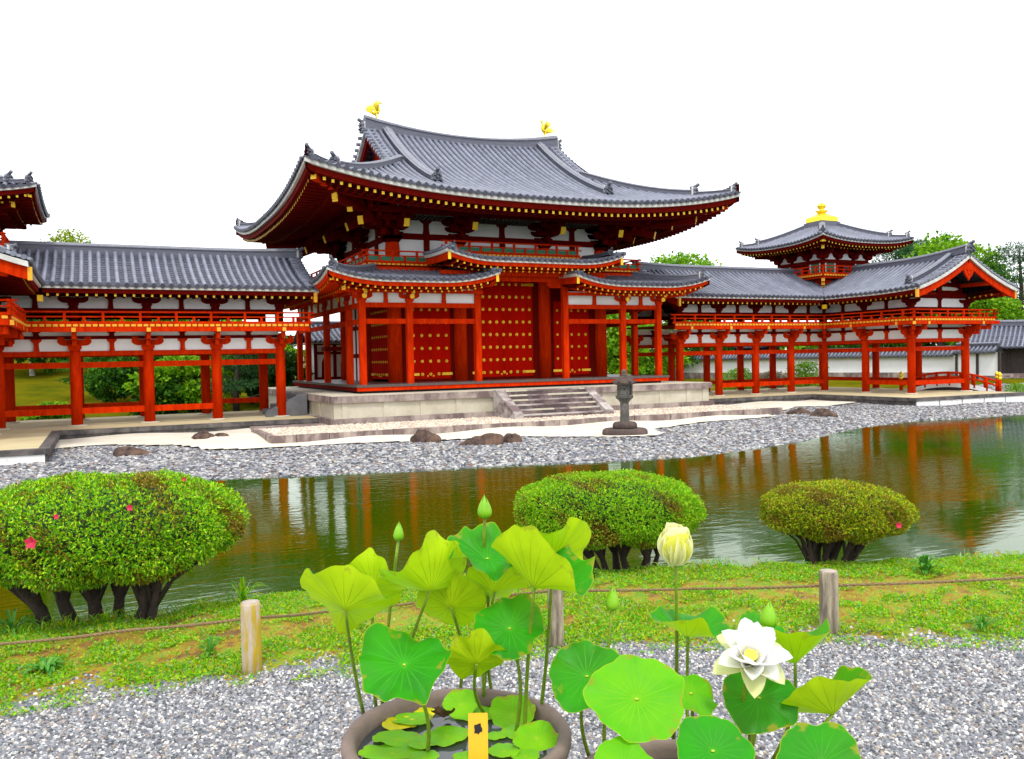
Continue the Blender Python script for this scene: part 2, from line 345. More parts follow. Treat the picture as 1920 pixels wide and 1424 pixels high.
def column(parent, x, y, z0, z1, r, mirror=None, mt=None, square=False, foot=None, nm='column'):
    mb = MB(mirror)
    if square:
        c = r*.22
        pl = [(-r+c, -r), (r-c, -r), (r, -r+c), (r, r-c), (r-c, r), (-r+c, r), (-r, r-c), (-r, -r+c)]
        vs = [(x+u, y+v, z) for z in (z0, z1) for u, v in pl]
        mb.add(vs, [(i, (i+1) % 8, (i+1) % 8+8, i+8) for i in range(8)] + [tuple(range(8))[::-1], tuple(range(8, 16))])
    else: mb.lathe((x, y, 0), [(r, z0), (r, z1-.25), (r*.93, z1-.06), (r*.86, z1)], 18)
    if foot: mb.lathe((x, y, 0), [(r*1.75, z0-.002), (r*1.7, z0+.035), (r*1.02, z0+.05)], 18, 1)
    return mb.build(nm, [mt or RED, STONE], parent)
def railing(parent, pts, z, mirror=None, h=.46, sp=.62, mt=None, green=False, ext=.22, nm='balcony_railing'):
    """Three rails on alternating posts along a line of points; rails run past the ends."""
    mb = MB(mirror)
    for i in range(len(pts)-1):
        p, q = Vector((*pts[i], 0)), Vector((*pts[i+1], 0)); t = (q-p).normalized(); L = (q-p).length
        e0 = ext; e1 = ext
        for dz, hh, ww in ((h, .06, .07), (h*.60, .05, .06), (.05, .09, .09)):
            f = 1 if dz > .1 else .55
            mb.bar(p-t*e0*f+Vector((0, 0, z+dz)), q+t*e1*f+Vector((0, 0, z+dz)), ww, hh)
        n = max(2, int(round(L/sp)))
        for k in range(n+1):
            c = p+t*(L*k/n); tall = k % 2 == 0 or k == n
            mb.box(c.x-.045, c.y-.045, z+.09, c.x+.045, c.y+.045, z+(h-.02 if tall else h*.58))
        if green: mb.bar(p+Vector((0, 0, z+h*.34)), q+Vector((0, 0, z+h*.34)), .03, h*.36, 1)
    return mb.build(nm, [mt or RED, GREEN], parent)
def floor_edge(parent, pts, z, mirror=None, h=.10, sp=.2, nm='balcony_floor_edge', inner=.9):
    """Edge of a plank balcony: ochre plank ends over a beam."""
    mb = MB(mirror)
    for i in range(len(pts)-1):
        p, q = Vector((*pts[i], z)), Vector((*pts[i+1], z)); t = (q-p).normalized(); L = (q-p).length; n = int(L/sp)
        nrm = Vector((t.y, -t.x, 0))
        mb.bar(p+Vector((0, 0, h*.5)), q+Vector((0, 0, h*.5)), .10, h)
        for k in range(n):
            c = p+t*((k+.5)*L/n)+nrm*.05
            mb.bar(c-t*(sp*.36)+Vector((0, 0, h*.5)), c+t*(sp*.36)+Vector((0, 0, h*.5)), .03, h*.86, 1)
    return mb.build(nm, [RED, OCHRE], parent)
# ------------------------------------------------------------------ central hall
CX, CY = 7.12, 5.91
MX = [1.97, 5.0, 9.24, 12.27]; MY = [1.97, 5.91, 9.85]
KX = [0, 1.97, 5.0, 9.24, 12.27, 14.24]; KY = [0, 1.97, 5.91, 9.85, 11.82]
HALL = thing('temple_hall', 'vermilion two-tiered temple hall with large curved grey tile roof, between the two open corridors', 'temple hall', (7.12, 5.91, -1.4))
def clampf(v, a, b): return max(a, min(b, v))
# stone podium, steps
mb = MB(); mb.box(-1.62, -1.62, -1.4, 15.86, 13.4, -.62); mb.build('platform', STONE, HALL)
for i, x in enumerate([-1.2, .4, 1.9, 3.4, 10.2, 11.7, 13.2, 14.7, 15.6]):
    m_ = MB(); m_.box(x-.11, -1.65, -1.20, x+.11, -1.60, -.62); m_.build('platform_post', STONE, HALL)
for y in (-1.3, .6, 2.4):
    m_ = MB(); m_.box(-1.65, y-.11, -1.20, -1.60, y+.11, -.62); m_.build('platform_post', STONE, HALL)
mb = MB(); mb.box(-1.74, -1.74, -.62, 15.98, 13.52, -.36); mb.build('platform_cap', STAIN, HALL)
mb = MB(); mb.box(-1.70, -1.70, -.36, 15.94, 13.48, -.345); mb.build('platform_paving', STONE, HALL)
mb = MB(); mb.box(-1.80, -1.80, -1.46, 16.04, 13.58, -1.20); mb.build('platform_plinth', STAIN, HALL)
ST = MB()
for i in range(6):
    ST.box(5.28, -1.75-(5-i)*.30-.32, -1.46, 8.96, -1.745-(5-i)*.30+.002*i, -1.44+.18*(i+1)+.0)
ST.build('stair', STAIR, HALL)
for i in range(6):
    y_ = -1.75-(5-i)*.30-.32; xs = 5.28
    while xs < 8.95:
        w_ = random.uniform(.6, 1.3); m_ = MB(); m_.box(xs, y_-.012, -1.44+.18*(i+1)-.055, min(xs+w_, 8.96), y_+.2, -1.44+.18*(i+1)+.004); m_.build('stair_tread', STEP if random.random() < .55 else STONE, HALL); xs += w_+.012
for x0 in (4.88, 8.98):
    m_ = MB(); m_.prism([(-1.745, -.34), (-1.95, -.34), (-3.72, -1.22), (-3.72, -1.46), (-1.745, -1.46)], 'x', x0, x0+.38); m_.build('stair_cheek', STEP, HALL)
# side steps at the left end of the podium
m_ = MB()
for i in range(4): m_.box(-1.82-(3-i)*.34-.36, 2.4, -1.40, -1.81-(3-i)*.34, 4.6, -1.24+.22*(i+1))
m_.build('side_stair', GSTONE, HALL)
m_ = MB(); m_.prism([(-1.81, -.34), (-2.0, -.34), (-3.45, -1.05), (-3.45, -1.26), (-1.81, -1.26)], 'y', 2.05, 2.38); m_.build('side_stair_cheek', GSTONE, HALL)
# veranda
mb = MB(); mb.box(-.36, -.36, -.10, 14.60, 12.18, 0.); mb.build('veranda_floor', FLOOR, HALL)
for nm, a in (('veranda_fascia', (-.33, -.33, -.25, 14.57, -.20, -.101)), ('veranda_fascia', (-.33, -.20, -.25, -.20, 12.1, -.101)), ('veranda_fascia', (14.44, -.20, -.25, 14.57, 12.1, -.101))):
    m_ = MB(); m_.box(*a); m_.build(nm, RED if a[1] < -.3 else DRED, HALL)
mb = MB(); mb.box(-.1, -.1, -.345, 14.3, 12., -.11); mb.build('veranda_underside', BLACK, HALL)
# pent-roof (mokoshi) posts: front row, both side rows
for x in KX: column(HALL, x, 0, 0, 3.30 if x not in (5.0, 9.24) else 4.25, .135, square=True)
for y in KY[1:]:
    column(HALL, 0, y, 0, 3.30, .135, square=True); column(HALL, 14.24, y, 0, 3.30, .135, square=True)
for a, b in ((0, 1), (1, 2), (3, 4), (4, 5)):
    beam(HALL, (KX[a]+.13, 0), (KX[b]-.13, 0), 3.09, 3.28, .16); beam(HALL, (KX[a]+.13, 0), (KX[b]-.13, 0), 2.43, 2.63, .13)
for X in (0, 14.24):
    for i in range(4):
        beam(HALL, (X, KY[i]+.13), (X, KY[i+1]-.13), 3.09, 3.28, .16); beam(HALL, (X, KY[i]+.13), (X, KY[i+1]-.13), 2.43, 2.63, .13)
# plaster band over the beams and brackets
for a, b in ((0, 1), (1, 2), (3, 4), (4, 5)):
    panel(HALL, (KX[a]+.05, .02), (KX[b]-.05, .02), 3.285, 3.86)
    n = 1 if a in (0, 4) else 2
    strut(HALL, (KX[a]+KX[b])/2, -.03, 3.285, 3.80, 'x', w=.15)
for X in (0, 14.24):
    for i in range(4):
        panel(HALL, (X, KY[i]+.05), (X, KY[i+1]-.05), 3.285, 3.86)
        for f in ((.5,) if i in (0, 3) else (.33, .67)): strut(HALL, X-.03, KY[i]+(KY[i+1]-KY[i])*f, 3.285, 3.80, 'y', w=.15)
def mok_out(x, y, dx, dy):
    def f(mb):
        mb.bar((x, y, 3.70), (x+dx*.62, y+dy*.62, 3.70), .14, .16, 0, 1)
        mb.cyl((x+dx*.42, y+dy*.42, 3.52), (x+dx*.47, y+dy*.47, 3.52), .10, seg=10, m=1)
    return f
for x in (0, 1.97, 12.27, 14.24): simple_bracket(HALL, x, -.01, 3.28, 'x', .86, s=.82, out=mok_out(x, 0, 0, -1))
for y in (1.97, 5.91, 9.85): simple_bracket(HALL, -.01, y, 3.28, 'y', .86, s=.82, out=mok_out(0, y, -1, 0), mt=RED)
for y in (1.97, 5.91, 9.85): simple_bracket(HALL, 14.25, y, 3.28, 'y', .86, s=.82, out=mok_out(14.24, y, 1, 0))
beam(HALL, (-.7, -.35), (5.1, -.35), 3.66, 3.80, .14, nm='eave_purlin'); beam(HALL, (9.14, -.35), (14.94, -.35), 3.66, 3.80, .14, nm='eave_purlin')
beam(HALL, (-.35, -.3), (-.35, 12.2), 3.66, 3.80, .14, nm='eave_purlin'); beam(HALL, (14.59, -.3), (14.59, 12.2), 3.66, 3.80, .14, nm='eave_purlin')
# main columns, round
for x in MX:
    column(HALL, x, 1.97, 0, 6.0, .31); column(HALL, x, 9.85, 0, 6.0, .31)
column(HALL, 1.97, 5.91, 0, 6.0, .31); column(HALL, 12.27, 5.91, 0, 6.0, .31)
# doors of the front and of the left side
def door(x0, x1, z0, z1, cols, rows, y=1.99, axis='x', mt=None, hinge=True, rz0=.32, stud=.062, single=False):
    D = MB(); B = mt or DOOR
    xm = (x0+x1)/2
    for a, b in ((x0, xm-.008), (xm+.008, x1)):
        if axis == 'x': D.box(a, y-.05, z0, b, y+.05, z1)
        else: D.box(y-.05, a, z0, y+.05, b, z1)
    d = D.build('double_door', B, HALL); S = MB(); first = []
    def disc(u, z, r):
        if axis == 'x': c = Vector((u, y-.05, z)); n = Vector((0, -1, 0))
        else: c = Vector((y-.05, u, z)); n = Vector((-1, 0, 0))
        if single:                                          # each stud an object of its own, sharing one mesh
            if not first:
                m_ = MB(); m_.cyl(c, c+n*.02, r, r, 10); m_.cyl(c+n*.02, c+n*.055, r*.72, r*.35, 10)
                o = m_.build('gilt_stud', GOLD, d, c-Vector(d['_w'])); first.append((o, r))
            else:
                o = first[0][0].copy(); COL.objects.link(o); o.parent = d; o.location = c-Vector(d['_w']); k = r/first[0][1]; o.scale = (k, k, k)
            return
        S.cyl(c, c+n*.02, r, r, 10); S.cyl(c+n*.02, c+n*.055, r*.72, r*.35, 10)
    for r in range(rows):
        z = rz0+(z1-rz0-.42)*r/(rows-1)
        for c in range(cols):
            u = x0+(x1-x0)*(c+.5)/cols
            if r == 0 and hinge and c in (0, cols-1): continue
            disc(u, z, stud)
    for e in (-.13, .13): disc(xm+e, z0+.12, .04)
    if hinge:
        for z in [rz0] + ([z1-.42] if rows > 7 else []):
            for a, b in ((x0-.06, x0+.42), (x1-.42, x1+.06)):
                m_ = MB()
                if axis == 'x': m_.box(a, y-.075, z-.055, b, y-.045, z+.055)
                else: m_.box(y-.075, a, z-.055, y-.045, b, z+.055)
                m_.build('gilt_hinge', GOLD, d)
    if not single: S.build('gilt_stud_row', GOLD, d)['kind'] = 'stuff'
    return d
door(2.62, 4.52, .12, 3.55, 5, 6, stud=.066); door(5.62, 8.62, .12, 4.72, 9, 8, stud=.070, single=True); door(9.72, 11.62, .12, 3.55, 5, 6)
door(2.62, 5.26, .12, 3.55, 8, 6, y=1.97, axis='y')
for a, b, t in ((2.26, 2.62, 3.75), (4.52, 4.72, 3.75), (5.29, 5.62, 4.95), (8.62, 8.95, 4.95), (9.52, 9.72, 3.75), (11.62, 11.98, 3.75)):
    m_ = MB(); m_.box(a, 1.93, 0, b, 2.09, t); m_.build('door_jamb', DRED, HALL)
for a, b, t in ((2.26, 4.72, 3.56), (5.29, 8.95, 4.73), (9.52, 11.98, 3.56)):
    m_ = MB(); m_.box(a, 1.92, t, b, 2.10, t+.22); m_.build('door_lintel', DRED, HALL)
    m_ = MB(); m_.box(a, 1.90, 0, b, 2.06, .12); m_.build('door_sill', DRED, HALL)
    panel(HALL, (a, 2.04), (b, 2.04), t+.22, 5.2, .08, mt=DRED, nm='transom_board')
# left and right side walls, back wall
for X in (1.97, 12.27):
    panel(HALL, (X, 6.2), (X, 9.6), 0, 5.2, .08, nm='side_wall')
    for z in (1.1, 2.45, 3.5): beam(HALL, (X, 6.2), (X, 9.6), z, z+.2, .16, mt=DRED)
    for y in (7.0, 7.9, 8.8): m_ = MB(); m_.box(X-.07, y-.09, 0, X+.07, y+.09, 3.5); m_.build('wall_stud', DRED, HALL)
panel(HALL, (12.27, 2.2), (12.27, 5.7), 0, 5.2, .08, mt=DRED, nm='side_wall')
panel(HALL, (2.2, 9.85), (12.0, 9.85), 0, 5.2, .08, mt=DRED, nm='back_wall')
m_ = MB(); m_.box(-.26, 5.2, 1.45, .5, 5.9, 1.62); m_.build('side_bench_rail', DRED, HALL)
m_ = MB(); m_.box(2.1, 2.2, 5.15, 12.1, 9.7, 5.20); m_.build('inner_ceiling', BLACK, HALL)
# upper wall above the pent roofs
FR = [((MX[i], 1.97), (MX[i+1], 1.97), 'x') for i in range(3)]
SD = [((1.97, 1.97), (1.97, 5.91), 'y'), ((1.97, 5.91), (1.97, 9.85), 'y'), ((12.27, 1.97), (12.27, 5.91), 'y'), ((12.27, 5.91), (12.27, 9.85), 'y')]
for p, q, ax in FR+SD:
    panel(HALL, p, q, 5.2, 7.9, .10, nm='upper_plaster_panel')
    L = (q[0]-p[0])+(q[1]-p[1])
    for z, h, t in ((5.06, .2, .24), (6.14, .26, .24), (6.98, .2, .22)): beam(HALL, p, q, z, z+h, t, mt=DRED)
    for f in (.5,) if L < 5 else (.5,):
        x, y = p[0]+(q[0]-p[0])*f, p[1]+(q[1]-p[1])*f
        ex = -.05 if (ax == 'y' and p[0] < 7) else (.05 if ax == 'y' else 0); ey = -.05 if ax == 'x' else 0
        m_ = MB(); m_.box(x+ex-.12, y+ey-.12, 5.2, x+ex+.12, y+ey+.12, 6.14); m_.build('wall_post', DRED, HALL)
        strut(HALL, x+ex, y+ey, 6.40, 6.98, ax, mt=DRED, w=.24)
# three-step bracket clusters under the main eave
def cluster(x, y, dx, dy, diag=False):
    mb = MB(); block(mb, (x, y, 5.98), .66, .32)
    n = Vector((dx, dy, 0)).normalized(); tv = Vector((-n.y, n.x, 0)); c = Vector((x, y, 0)); k = 1.38 if diag else 1.
    for i, (z, o) in enumerate(((6.24, .52), (6.52, 1.04), (6.80, 1.56))):
        e = c+n*(o*k); mb.bar(c-n*.3+Vector((0, 0, z+.12)), e+n*.14+Vector((0, 0, z+.12)), .20, .24)
        axs = ['x', 'y'] if diag else ['x' if abs(n.y) > .5 else 'y']
        for ax in axs:
            arm(mb, (x, y, z), .95+.32*i, .22, .2, ax)
            arm(mb, (e.x, e.y, z+.26), 1.15, .2, .18, ax)
            for q in (-.45, 0, .45): block(mb, (e.x+(q if ax == 'x' else 0), e.y+(q if ax == 'y' else 0), z+.44), .24, .14)
        block(mb, (e.x, e.y, z+.22), .28, .15)
    a = c+n*.2*k+Vector((0, 0, 7.15)); b = c+n*(1.95*k)+Vector((0, 0, 6.56))
    mb.bar(a, b, .21, .30, 0); d_ = (b-a).normalized()
    mb.bar(b+d_*.002, b+d_*.03, .235, .33, 1)
    if diag:
        for o, z in ((2.55, 6.92), (3.35, 7.22)):
            b = c+n*(o*1.38)+Vector((0, 0, z)); mb.bar(c+n*1.2+Vector((0, 0, z+.5)), b, .2, .28, 0); d_ = (b-(c+n*1.2+Vector((0, 0, z+.5)))).normalized(); mb.bar(b+d_*.002, b+d_*.03, .23, .31, 1)
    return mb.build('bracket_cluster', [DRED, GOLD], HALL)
for x in MX[1:3]: cluster(x, 1.97, 0, -1)
cluster(1.97, 1.97, -1, -1, True); cluster(12.27, 1.97, 1, -1, True); cluster(1.97, 9.85, -1, 1, True); cluster(12.27, 9.85, 1, 1, True)
for x in (1.97, 12.27): cluster(x, 1.97, 0, -1); 
for y in MY: cluster(1.97, y, -1, 0); cluster(12.27, y, 1, 0)
for o, z in ((1.56, 7.00),):
    for p, q in (((1.97-o-.3, 1.97-o), (12.27+o+.3, 1.97-o)), ((1.97-o, 1.97-o), (1.97-o, 9.85+o)), ((12.27+o, 1.97-o), (12.27+o, 9.85+o)), ((1.97-o, 9.85+o), (12.27+o, 9.85+o))):
        beam(HALL, p, q, z, z+.24, .24, mt=DRED, nm='eave_purlin')
# coved lattice between wall and purlin (pale slats given a dark grey, the shade put into their colour)
for i in range(3):
    m_ = MB(); n = int((MX[i+1]-MX[i]-1.3)/.2)
    for k in range(n):
        x = MX[i]+.7+k*.2; m_.bar((x, 1.80, 7.0), (x, .55, 7.10), .07, .05)
    m_.build('cove_slat_row', LSTONE, HALL)
# main roof ----------------------------------------------------------------
LX, LY, ZE, HR, LIFT = 9.85, 8.64, 7.36, 4.22, .92
def lift(a, L): return LIFT*min(1.15, abs(a)/L)**2.7
def Pf(sg):
    def P(a, d):
        return (CX+a, CY+sg*(LY-d), ZE+zprof(d, LY, HR)+lift(a, LX)*max(0, 1-d/7)**1.4+.30*min(1, abs(a)/5.05)**2*(d/LY)**2)
    return P
def Ps(sg):
    def P(a, d): return (CX+sg*(LX-d), CY+a, ZE+zprof(d, LY, HR)+lift(a, LY)*max(0, 1-d/7)**1.4)
    return P
XG = 5.12
dmf = lambda a: LY if abs(a) <= XG else max(0, LX-abs(a))
dms = lambda a: max(0, min(LY-abs(a), LX-4.45))
for sg, nm in ((-1, 'front'), (1, 'back')):
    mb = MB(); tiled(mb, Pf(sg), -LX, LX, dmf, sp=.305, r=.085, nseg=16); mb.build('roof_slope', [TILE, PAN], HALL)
for sg in (-1, 1):
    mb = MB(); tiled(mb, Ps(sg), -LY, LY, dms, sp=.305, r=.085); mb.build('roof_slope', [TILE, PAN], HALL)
def Ef(sg): return lambda a, d, dz: (CX+clampf(a, -(LX-d), LX-d), CY+sg*(LY-d), ZE+lift(clampf(a, -LX, LX), LX)*max(0, 1-d/6)+dz)
def Es(sg): return lambda a, d, dz: (CX+sg*(LX-d), CY+clampf(a, -(LY-d), LY-d), ZE+lift(clampf(a, -LY, LY), LY)*max(0, 1-d/6)+dz)
for sg in (-1, 1):
    eave(HALL, Ef(sg), -LX, LX, hip=lambda a: LX-abs(a), depth=4.75); eave(HALL, Es(sg), -LY, LY, hip=lambda a: LY-abs(a), depth=4.75)
for sx in (-1, 1):
    for sy in (-1, 1):                                     # corner rafters with gilt ends
        q = lambda d, dz: (CX+sx*(LX-d), CY+sy*(LY-d), ZE+LIFT*max(0, 1-d/6)+dz)
        m_ = MB(); m_.bar(q(1.6, -.58), q(.42, -.53), .24, .30, 0, 1); m_.bar(q(4.6, -.70), q(1.62, -.62), .24, .30, 2); m_.bar(q(4.6, -.6), q(1.45, -.95), .24, .28, 2, 1); m_.build('corner_rafter', [RED, GOLD, DRED], HALL)  # inner bars use the shade-darkened red, only the tip stays vermilion
# ridges
rp_ = [(CX+a, CY, ZE+HR+.30*(a/5.05)**2-.10) for a in np.linspace(-5.1, 5.1, 17)]
mb = MB()
for i in range(16):
    pass
def vridge(pts, w, hs, nm, parent, mirror=None):
    mb = MB(mirror); n = len(pts); sec0 = RSEC(w, 1.); k = len(sec0); vs = []
    for i, p in enumerate(pts):
        p = Vector(p); t = Vector(pts[min(i+1, n-1)])-Vector(pts[max(i-1, 0)]); t.z = 0; t.normalize(); a = Vector((t.y, -t.x, 0))
        vs += [p+a*x+Vector((0, 0, z*hs[i])) for x, z in sec0]
    for j in range(k): mb.add([vs[i*k+q] for i in range(n) for q in (j, (j+1) % k)], [(2*i, 2*i+1, 2*i+3, 2*i+2) for i in range(n-1)], RMS[j])
    mb.add(vs[:k], [tuple(range(k))]); mb.add(vs[-k:], [tuple(range(k))[::-1]])
    return mb.build(nm, [RIDGE, CAPT], parent)
vridge(rp_, .42, [.46+.22*abs(a/5.1)**2 for a in np.linspace(-5.1, 5.1, 17)], 'main_ridge', HALL)
for s in (-1, 1): ornament((CX+s*5.14, CY, ZE+HR+.12), (s, 0, 0), .52, HALL)
for sx in (-1, 1):
    for sg in (-1, 1):
        P = Pf(sg)
        pts = [Vector(P(sx*4.07, d))+Vector((0, 0, .03)) for d in np.linspace(LY-.15, 2.15, 14)]
        ridge(pts, .34, .34, 'descending_ridge', HALL); ornament(pts[-1]+Vector((0, sg*.06, 0)), (0, sg, 0), .50, HALL)
        hip = lambda d: Vector((CX+sx*(LX-d), CY+sg*(LY-d), max(P(sx*(LX-d), d)[2], Ps(sx)(LY-d, d)[2])))+Vector((0, 0, .02))
        pts = [hip(d) for d in np.linspace(5.3, 1.55, 9)]; ridge(pts, .32, .29, 'corner_ridge', HALL); ornament(pts[-1]+Vector((sx*.05, sg*.05, 0)), (sx, sg, .0), .50, HALL)
        pts = [hip(d) for d in np.linspace(1.5, .32, 5)]; ridge(pts, .28, .20, 'corner_ridge', HALL); ornament(pts[-1]+Vector((sx*.05, sg*.05, -.02)), (sx, sg, .25), .42, HALL)
        # verge tiles on the gable edge
        mb = MB()
        for d in np.arange(4.85, LY-.1, .30):
            p = Vector(P(sx*5.2, d)); q = Vector(P(sx*4.62, d)); q.z += .05; p.z = q.z-.05
            mb.cyl(q, p+Vector((sx*.08, 0, 0)), .085, seg=8, m=0)
        mb.build('verge_tile_row', [TILE], HALL)
        pts = [Vector(P(sx*5.02, d))+Vector((0, 0, -.10)) for d in np.linspace(4.5, LY, 8)]
        m_ = MB(); m_.sweep(pts, [(-.10, 0), (.10, 0), (.10, -.16), (-.10, -.16)]); m_.build('verge_board', BOARD, HALL)
        pts = [Vector(P(sx*4.92, d))+Vector((0, 0, -.26)) for d in np.linspace(4.4, LY, 8)]
        m_ = MB(); m_.sweep(pts, [(-.06, 0), (.06, 0), (.06, -.40), (-.06, -.40)]); m_.build('bargeboard', DRED, HALL)
    zb = Pf(-1)(0, 4.9)[2]
    prof = [(CY-(LY-d), Pf(-1)(sx*4.3, d)[2]-.12) for d in np.linspace(5.0, LY, 8)]
    poly = prof+[(2*CY-y, z) for y, z in prof[::-1][1:]]
    m_ = MB(); m_.prism(poly, 'x', CX+sx*4.25, CX+sx*4.33); m_.build('gable_wall', RED, HALL)
# pent roofs (mokoshi) -----------------------------------------------------
def pent(a0, a1, Ptop, eavez, name, D=3.45, H=.82, hipl=False, hipr=False, lf=.42, lw=2.6, vr=False, Yf=-1.72):
    """Front pent roof from x=a0 to a1; hip or flat verge at each end; gentle upturn at both ends."""
    mid = (a0+a1)/2
    lft = lambda a: lf*max(0, 1-min(a-a0, a1-a)/lw)**2.2
    P = lambda a, d: (a, Yf+d, eavez+zprof(d, D, H, .3)+lft(a)*max(0, 1-d/3)**1.2)
    dm = lambda a: max(0, min(D, (a-a0) if hipl else D, (a1-a) if hipr else D))
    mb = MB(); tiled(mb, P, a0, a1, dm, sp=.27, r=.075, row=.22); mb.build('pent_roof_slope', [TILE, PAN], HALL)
    E = lambda a, d, dz: (clampf(a, a0+d if hipl else a0+.03, a1-d if hipr else a1-.03), Yf+d, eavez+lft(clampf(a, a0, a1))*max(0, 1-d/3)+dz)
    hp = lambda a: min((a-a0) if hipl else 99, (a1-a) if hipr else 99)
    eave(HALL, E, a0, a1, hip=hp, depth=1.85, s=.68, sp=.29, drop=.10, cut=lambda a: min(a-a0, a1-a) < .25)
    return P, lft
pent(-1.78, 5.28, None, 4.10, 'l', hipl=True)
pent(8.96, 16.02, None, 4.10, 'r', hipr=True)
pent(3.05, 11.19, None, 4.98, 'c', D=2.9, H=.40, lf=.38, lw=2.2, Yf=-1.86)
for sx in (-1, 1):
    Lh = 7.63
    lft = lambda a: .42*max(0, 1-(Lh-abs(a))/2.6)**2.2
    P = lambda a, d: (CX+sx*(8.9-d), CY+a, 4.10+zprof(d, 3.45, .82, .3)+lft(a)*max(0, 1-d/3)**1.2)
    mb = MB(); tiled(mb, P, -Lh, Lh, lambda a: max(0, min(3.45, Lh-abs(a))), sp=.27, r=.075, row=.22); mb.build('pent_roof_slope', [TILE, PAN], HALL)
    E = lambda a, d, dz: (CX+sx*(8.9-d), CY+clampf(a, -(Lh-d), Lh-d), 4.10+lft(clampf(a, -Lh, Lh))*max(0, 1-d/3)+dz)
    eave(HALL, E, -Lh, Lh, hip=lambda a: Lh-abs(a), depth=1.85, s=.68, sp=.29, drop=.10)
    hip = lambda d: Vector((CX+sx*(8.9-d), CY-(Lh-d), P(-(Lh-d), d)[2]+.03))
    pts = [hip(d) for d in np.linspace(3.4, .38, 9)]; ridge(pts, .26, .27, 'corner_ridge', HALL); ornament(pts[-1]+Vector((sx*.04, -.04, 0)), (sx, -1, .2), .40, HALL)
    q = lambda d, dz: (CX+sx*(8.9-d), CY-(Lh-d), 4.10+.42*max(0, 1-d/3)+dz)
    m_ = MB(); m_.bar(q(1.9, -.42), q(.26, -.36), .17, .22, 0, 1); m_.bar(q(2.0, -.55), q(.85, -.60), .17, .22, 0, 1); m_.build('corner_rafter', [RED, GOLD], HALL)
# verge ends of the pent roofs: board, gilt-capped barge and end ornament
for x, Yf, ze, D, H in ((5.28, -1.72, 4.10, 3.45, .82), (8.96, -1.72, 4.10, 3.45, .82), (3.05, -1.86, 4.98, 2.9, .40), (11.19, -1.86, 4.98, 2.9, .40)):
    s = 1 if x in (5.28, 11.19) else -1; lf = .42 if D > 3 else .38
    pp = lambda d, dz: Vector((x, Yf+d, ze+zprof(d, D, H, .3)+lf*max(0, 1-d/3)**1.2+dz))
    ds = np.linspace(.05, D-.1, 8)
    m_ = MB(); m_.sweep([pp(d, -.02) for d in ds], [(-.06, 0), (.06, 0), (.06, -.13), (-.06, -.13)]); m_.build('verge_board', BOARD, HALL)
    m_ = MB(); m_.sweep([pp(d, -.155)-Vector((s*.05, 0, 0)) for d in np.linspace(.12, D-.1, 8)], [(-.05, 0), (.05, 0), (.05, -.28), (-.05, -.28)])
    p = pp(.11, -.155)-Vector((s*.05, 0, 0)); m_.box(p.x-.06, p.y-.03, p.z-.30, p.x+.06, p.y-.001, p.z+.0, 1); m_.build('bargeboard', [RED, GOLD], HALL)
    m_ = MB()
    for d in np.arange(.15, D-.1, .27):
        p = pp(d, .06); m_.cyl(p-Vector((s*.3, 0, 0)), p+Vector((s*.10, 0, 0)), .075, seg=8)
    m_.build('verge_tile_row', TILE, HALL)
    pts = [pp(d, .05)-Vector((s*.38, 0, 0)) for d in np.linspace(D-.1, .5, 7)]; ridge(pts, .22, .18, 'descending_ridge', HALL); ornament(pts[-1]-Vector((0, .03, 0)), (0, -1, .1), .26, HALL)
# beams under the raised middle roof, its posts and plaster
beam(HALL, (3.4, -.02), (10.84, -.02), 4.25, 4.48, .2); beam(HALL, (3.2, -.5), (11.04, -.5), 4.44, 4.60, .16, nm='eave_purlin')
for x in (5.0, 9.24): simple_bracket(HALL, x, -.01, 4.02, 'x', .9, s=.8)
for s, x in ((1, 5.0), (-1, 9.24)):
    m_ = MB(); arm(m_, (x+s*.45, 0, 4.0), .8, .26, .16, 'x'); m_.build('corbel', RED, HALL)
panel(HALL, (5.6, .1), (8.64, .1), 4.48, 4.9, .06, mt=SOF, nm='cove_board')
# balcony railings over the pent roofs
for pts in ([(5.0-1.25, .85), (.52, .85), (.52, 10.97)], [(9.24+1.25, .85), (13.72, .85), (13.72, 10.97)]):
    pts = pts if pts[0][0] < 7 else pts
    p2 = pts[::-1] if pts[0][0] < 7 else pts
    railing(HALL, p2, 4.98, h=.50, sp=.55, green=True); 
    floor_edge(HALL, p2, 4.86, h=.11)
    for i in range(len(p2)-1): beam(HALL, p2[i], p2[i+1], 4.68, 4.86, .16)
railing(HALL, [(CX-3.2, .66), (CX+3.2, .66)], 5.48, h=.50, sp=.55, green=True); floor_edge(HALL, [(CX-3.3, .66), (CX+3.3, .66)], 5.36, h=.11)
beam(HALL, (CX-3.3, .7), (CX+3.3, .7), 5.16, 5.36, .16)
for x0, x1, z in ((CX-3.3, CX+3.3, 5.30), (.5, 4, 4.84), (10.2, 13.7, 4.84)):
    m_ = MB(); m_.box(x0, .72, z, x1, 1.9, z+.05); m_.build('balcony_floor', DRED, HALL)
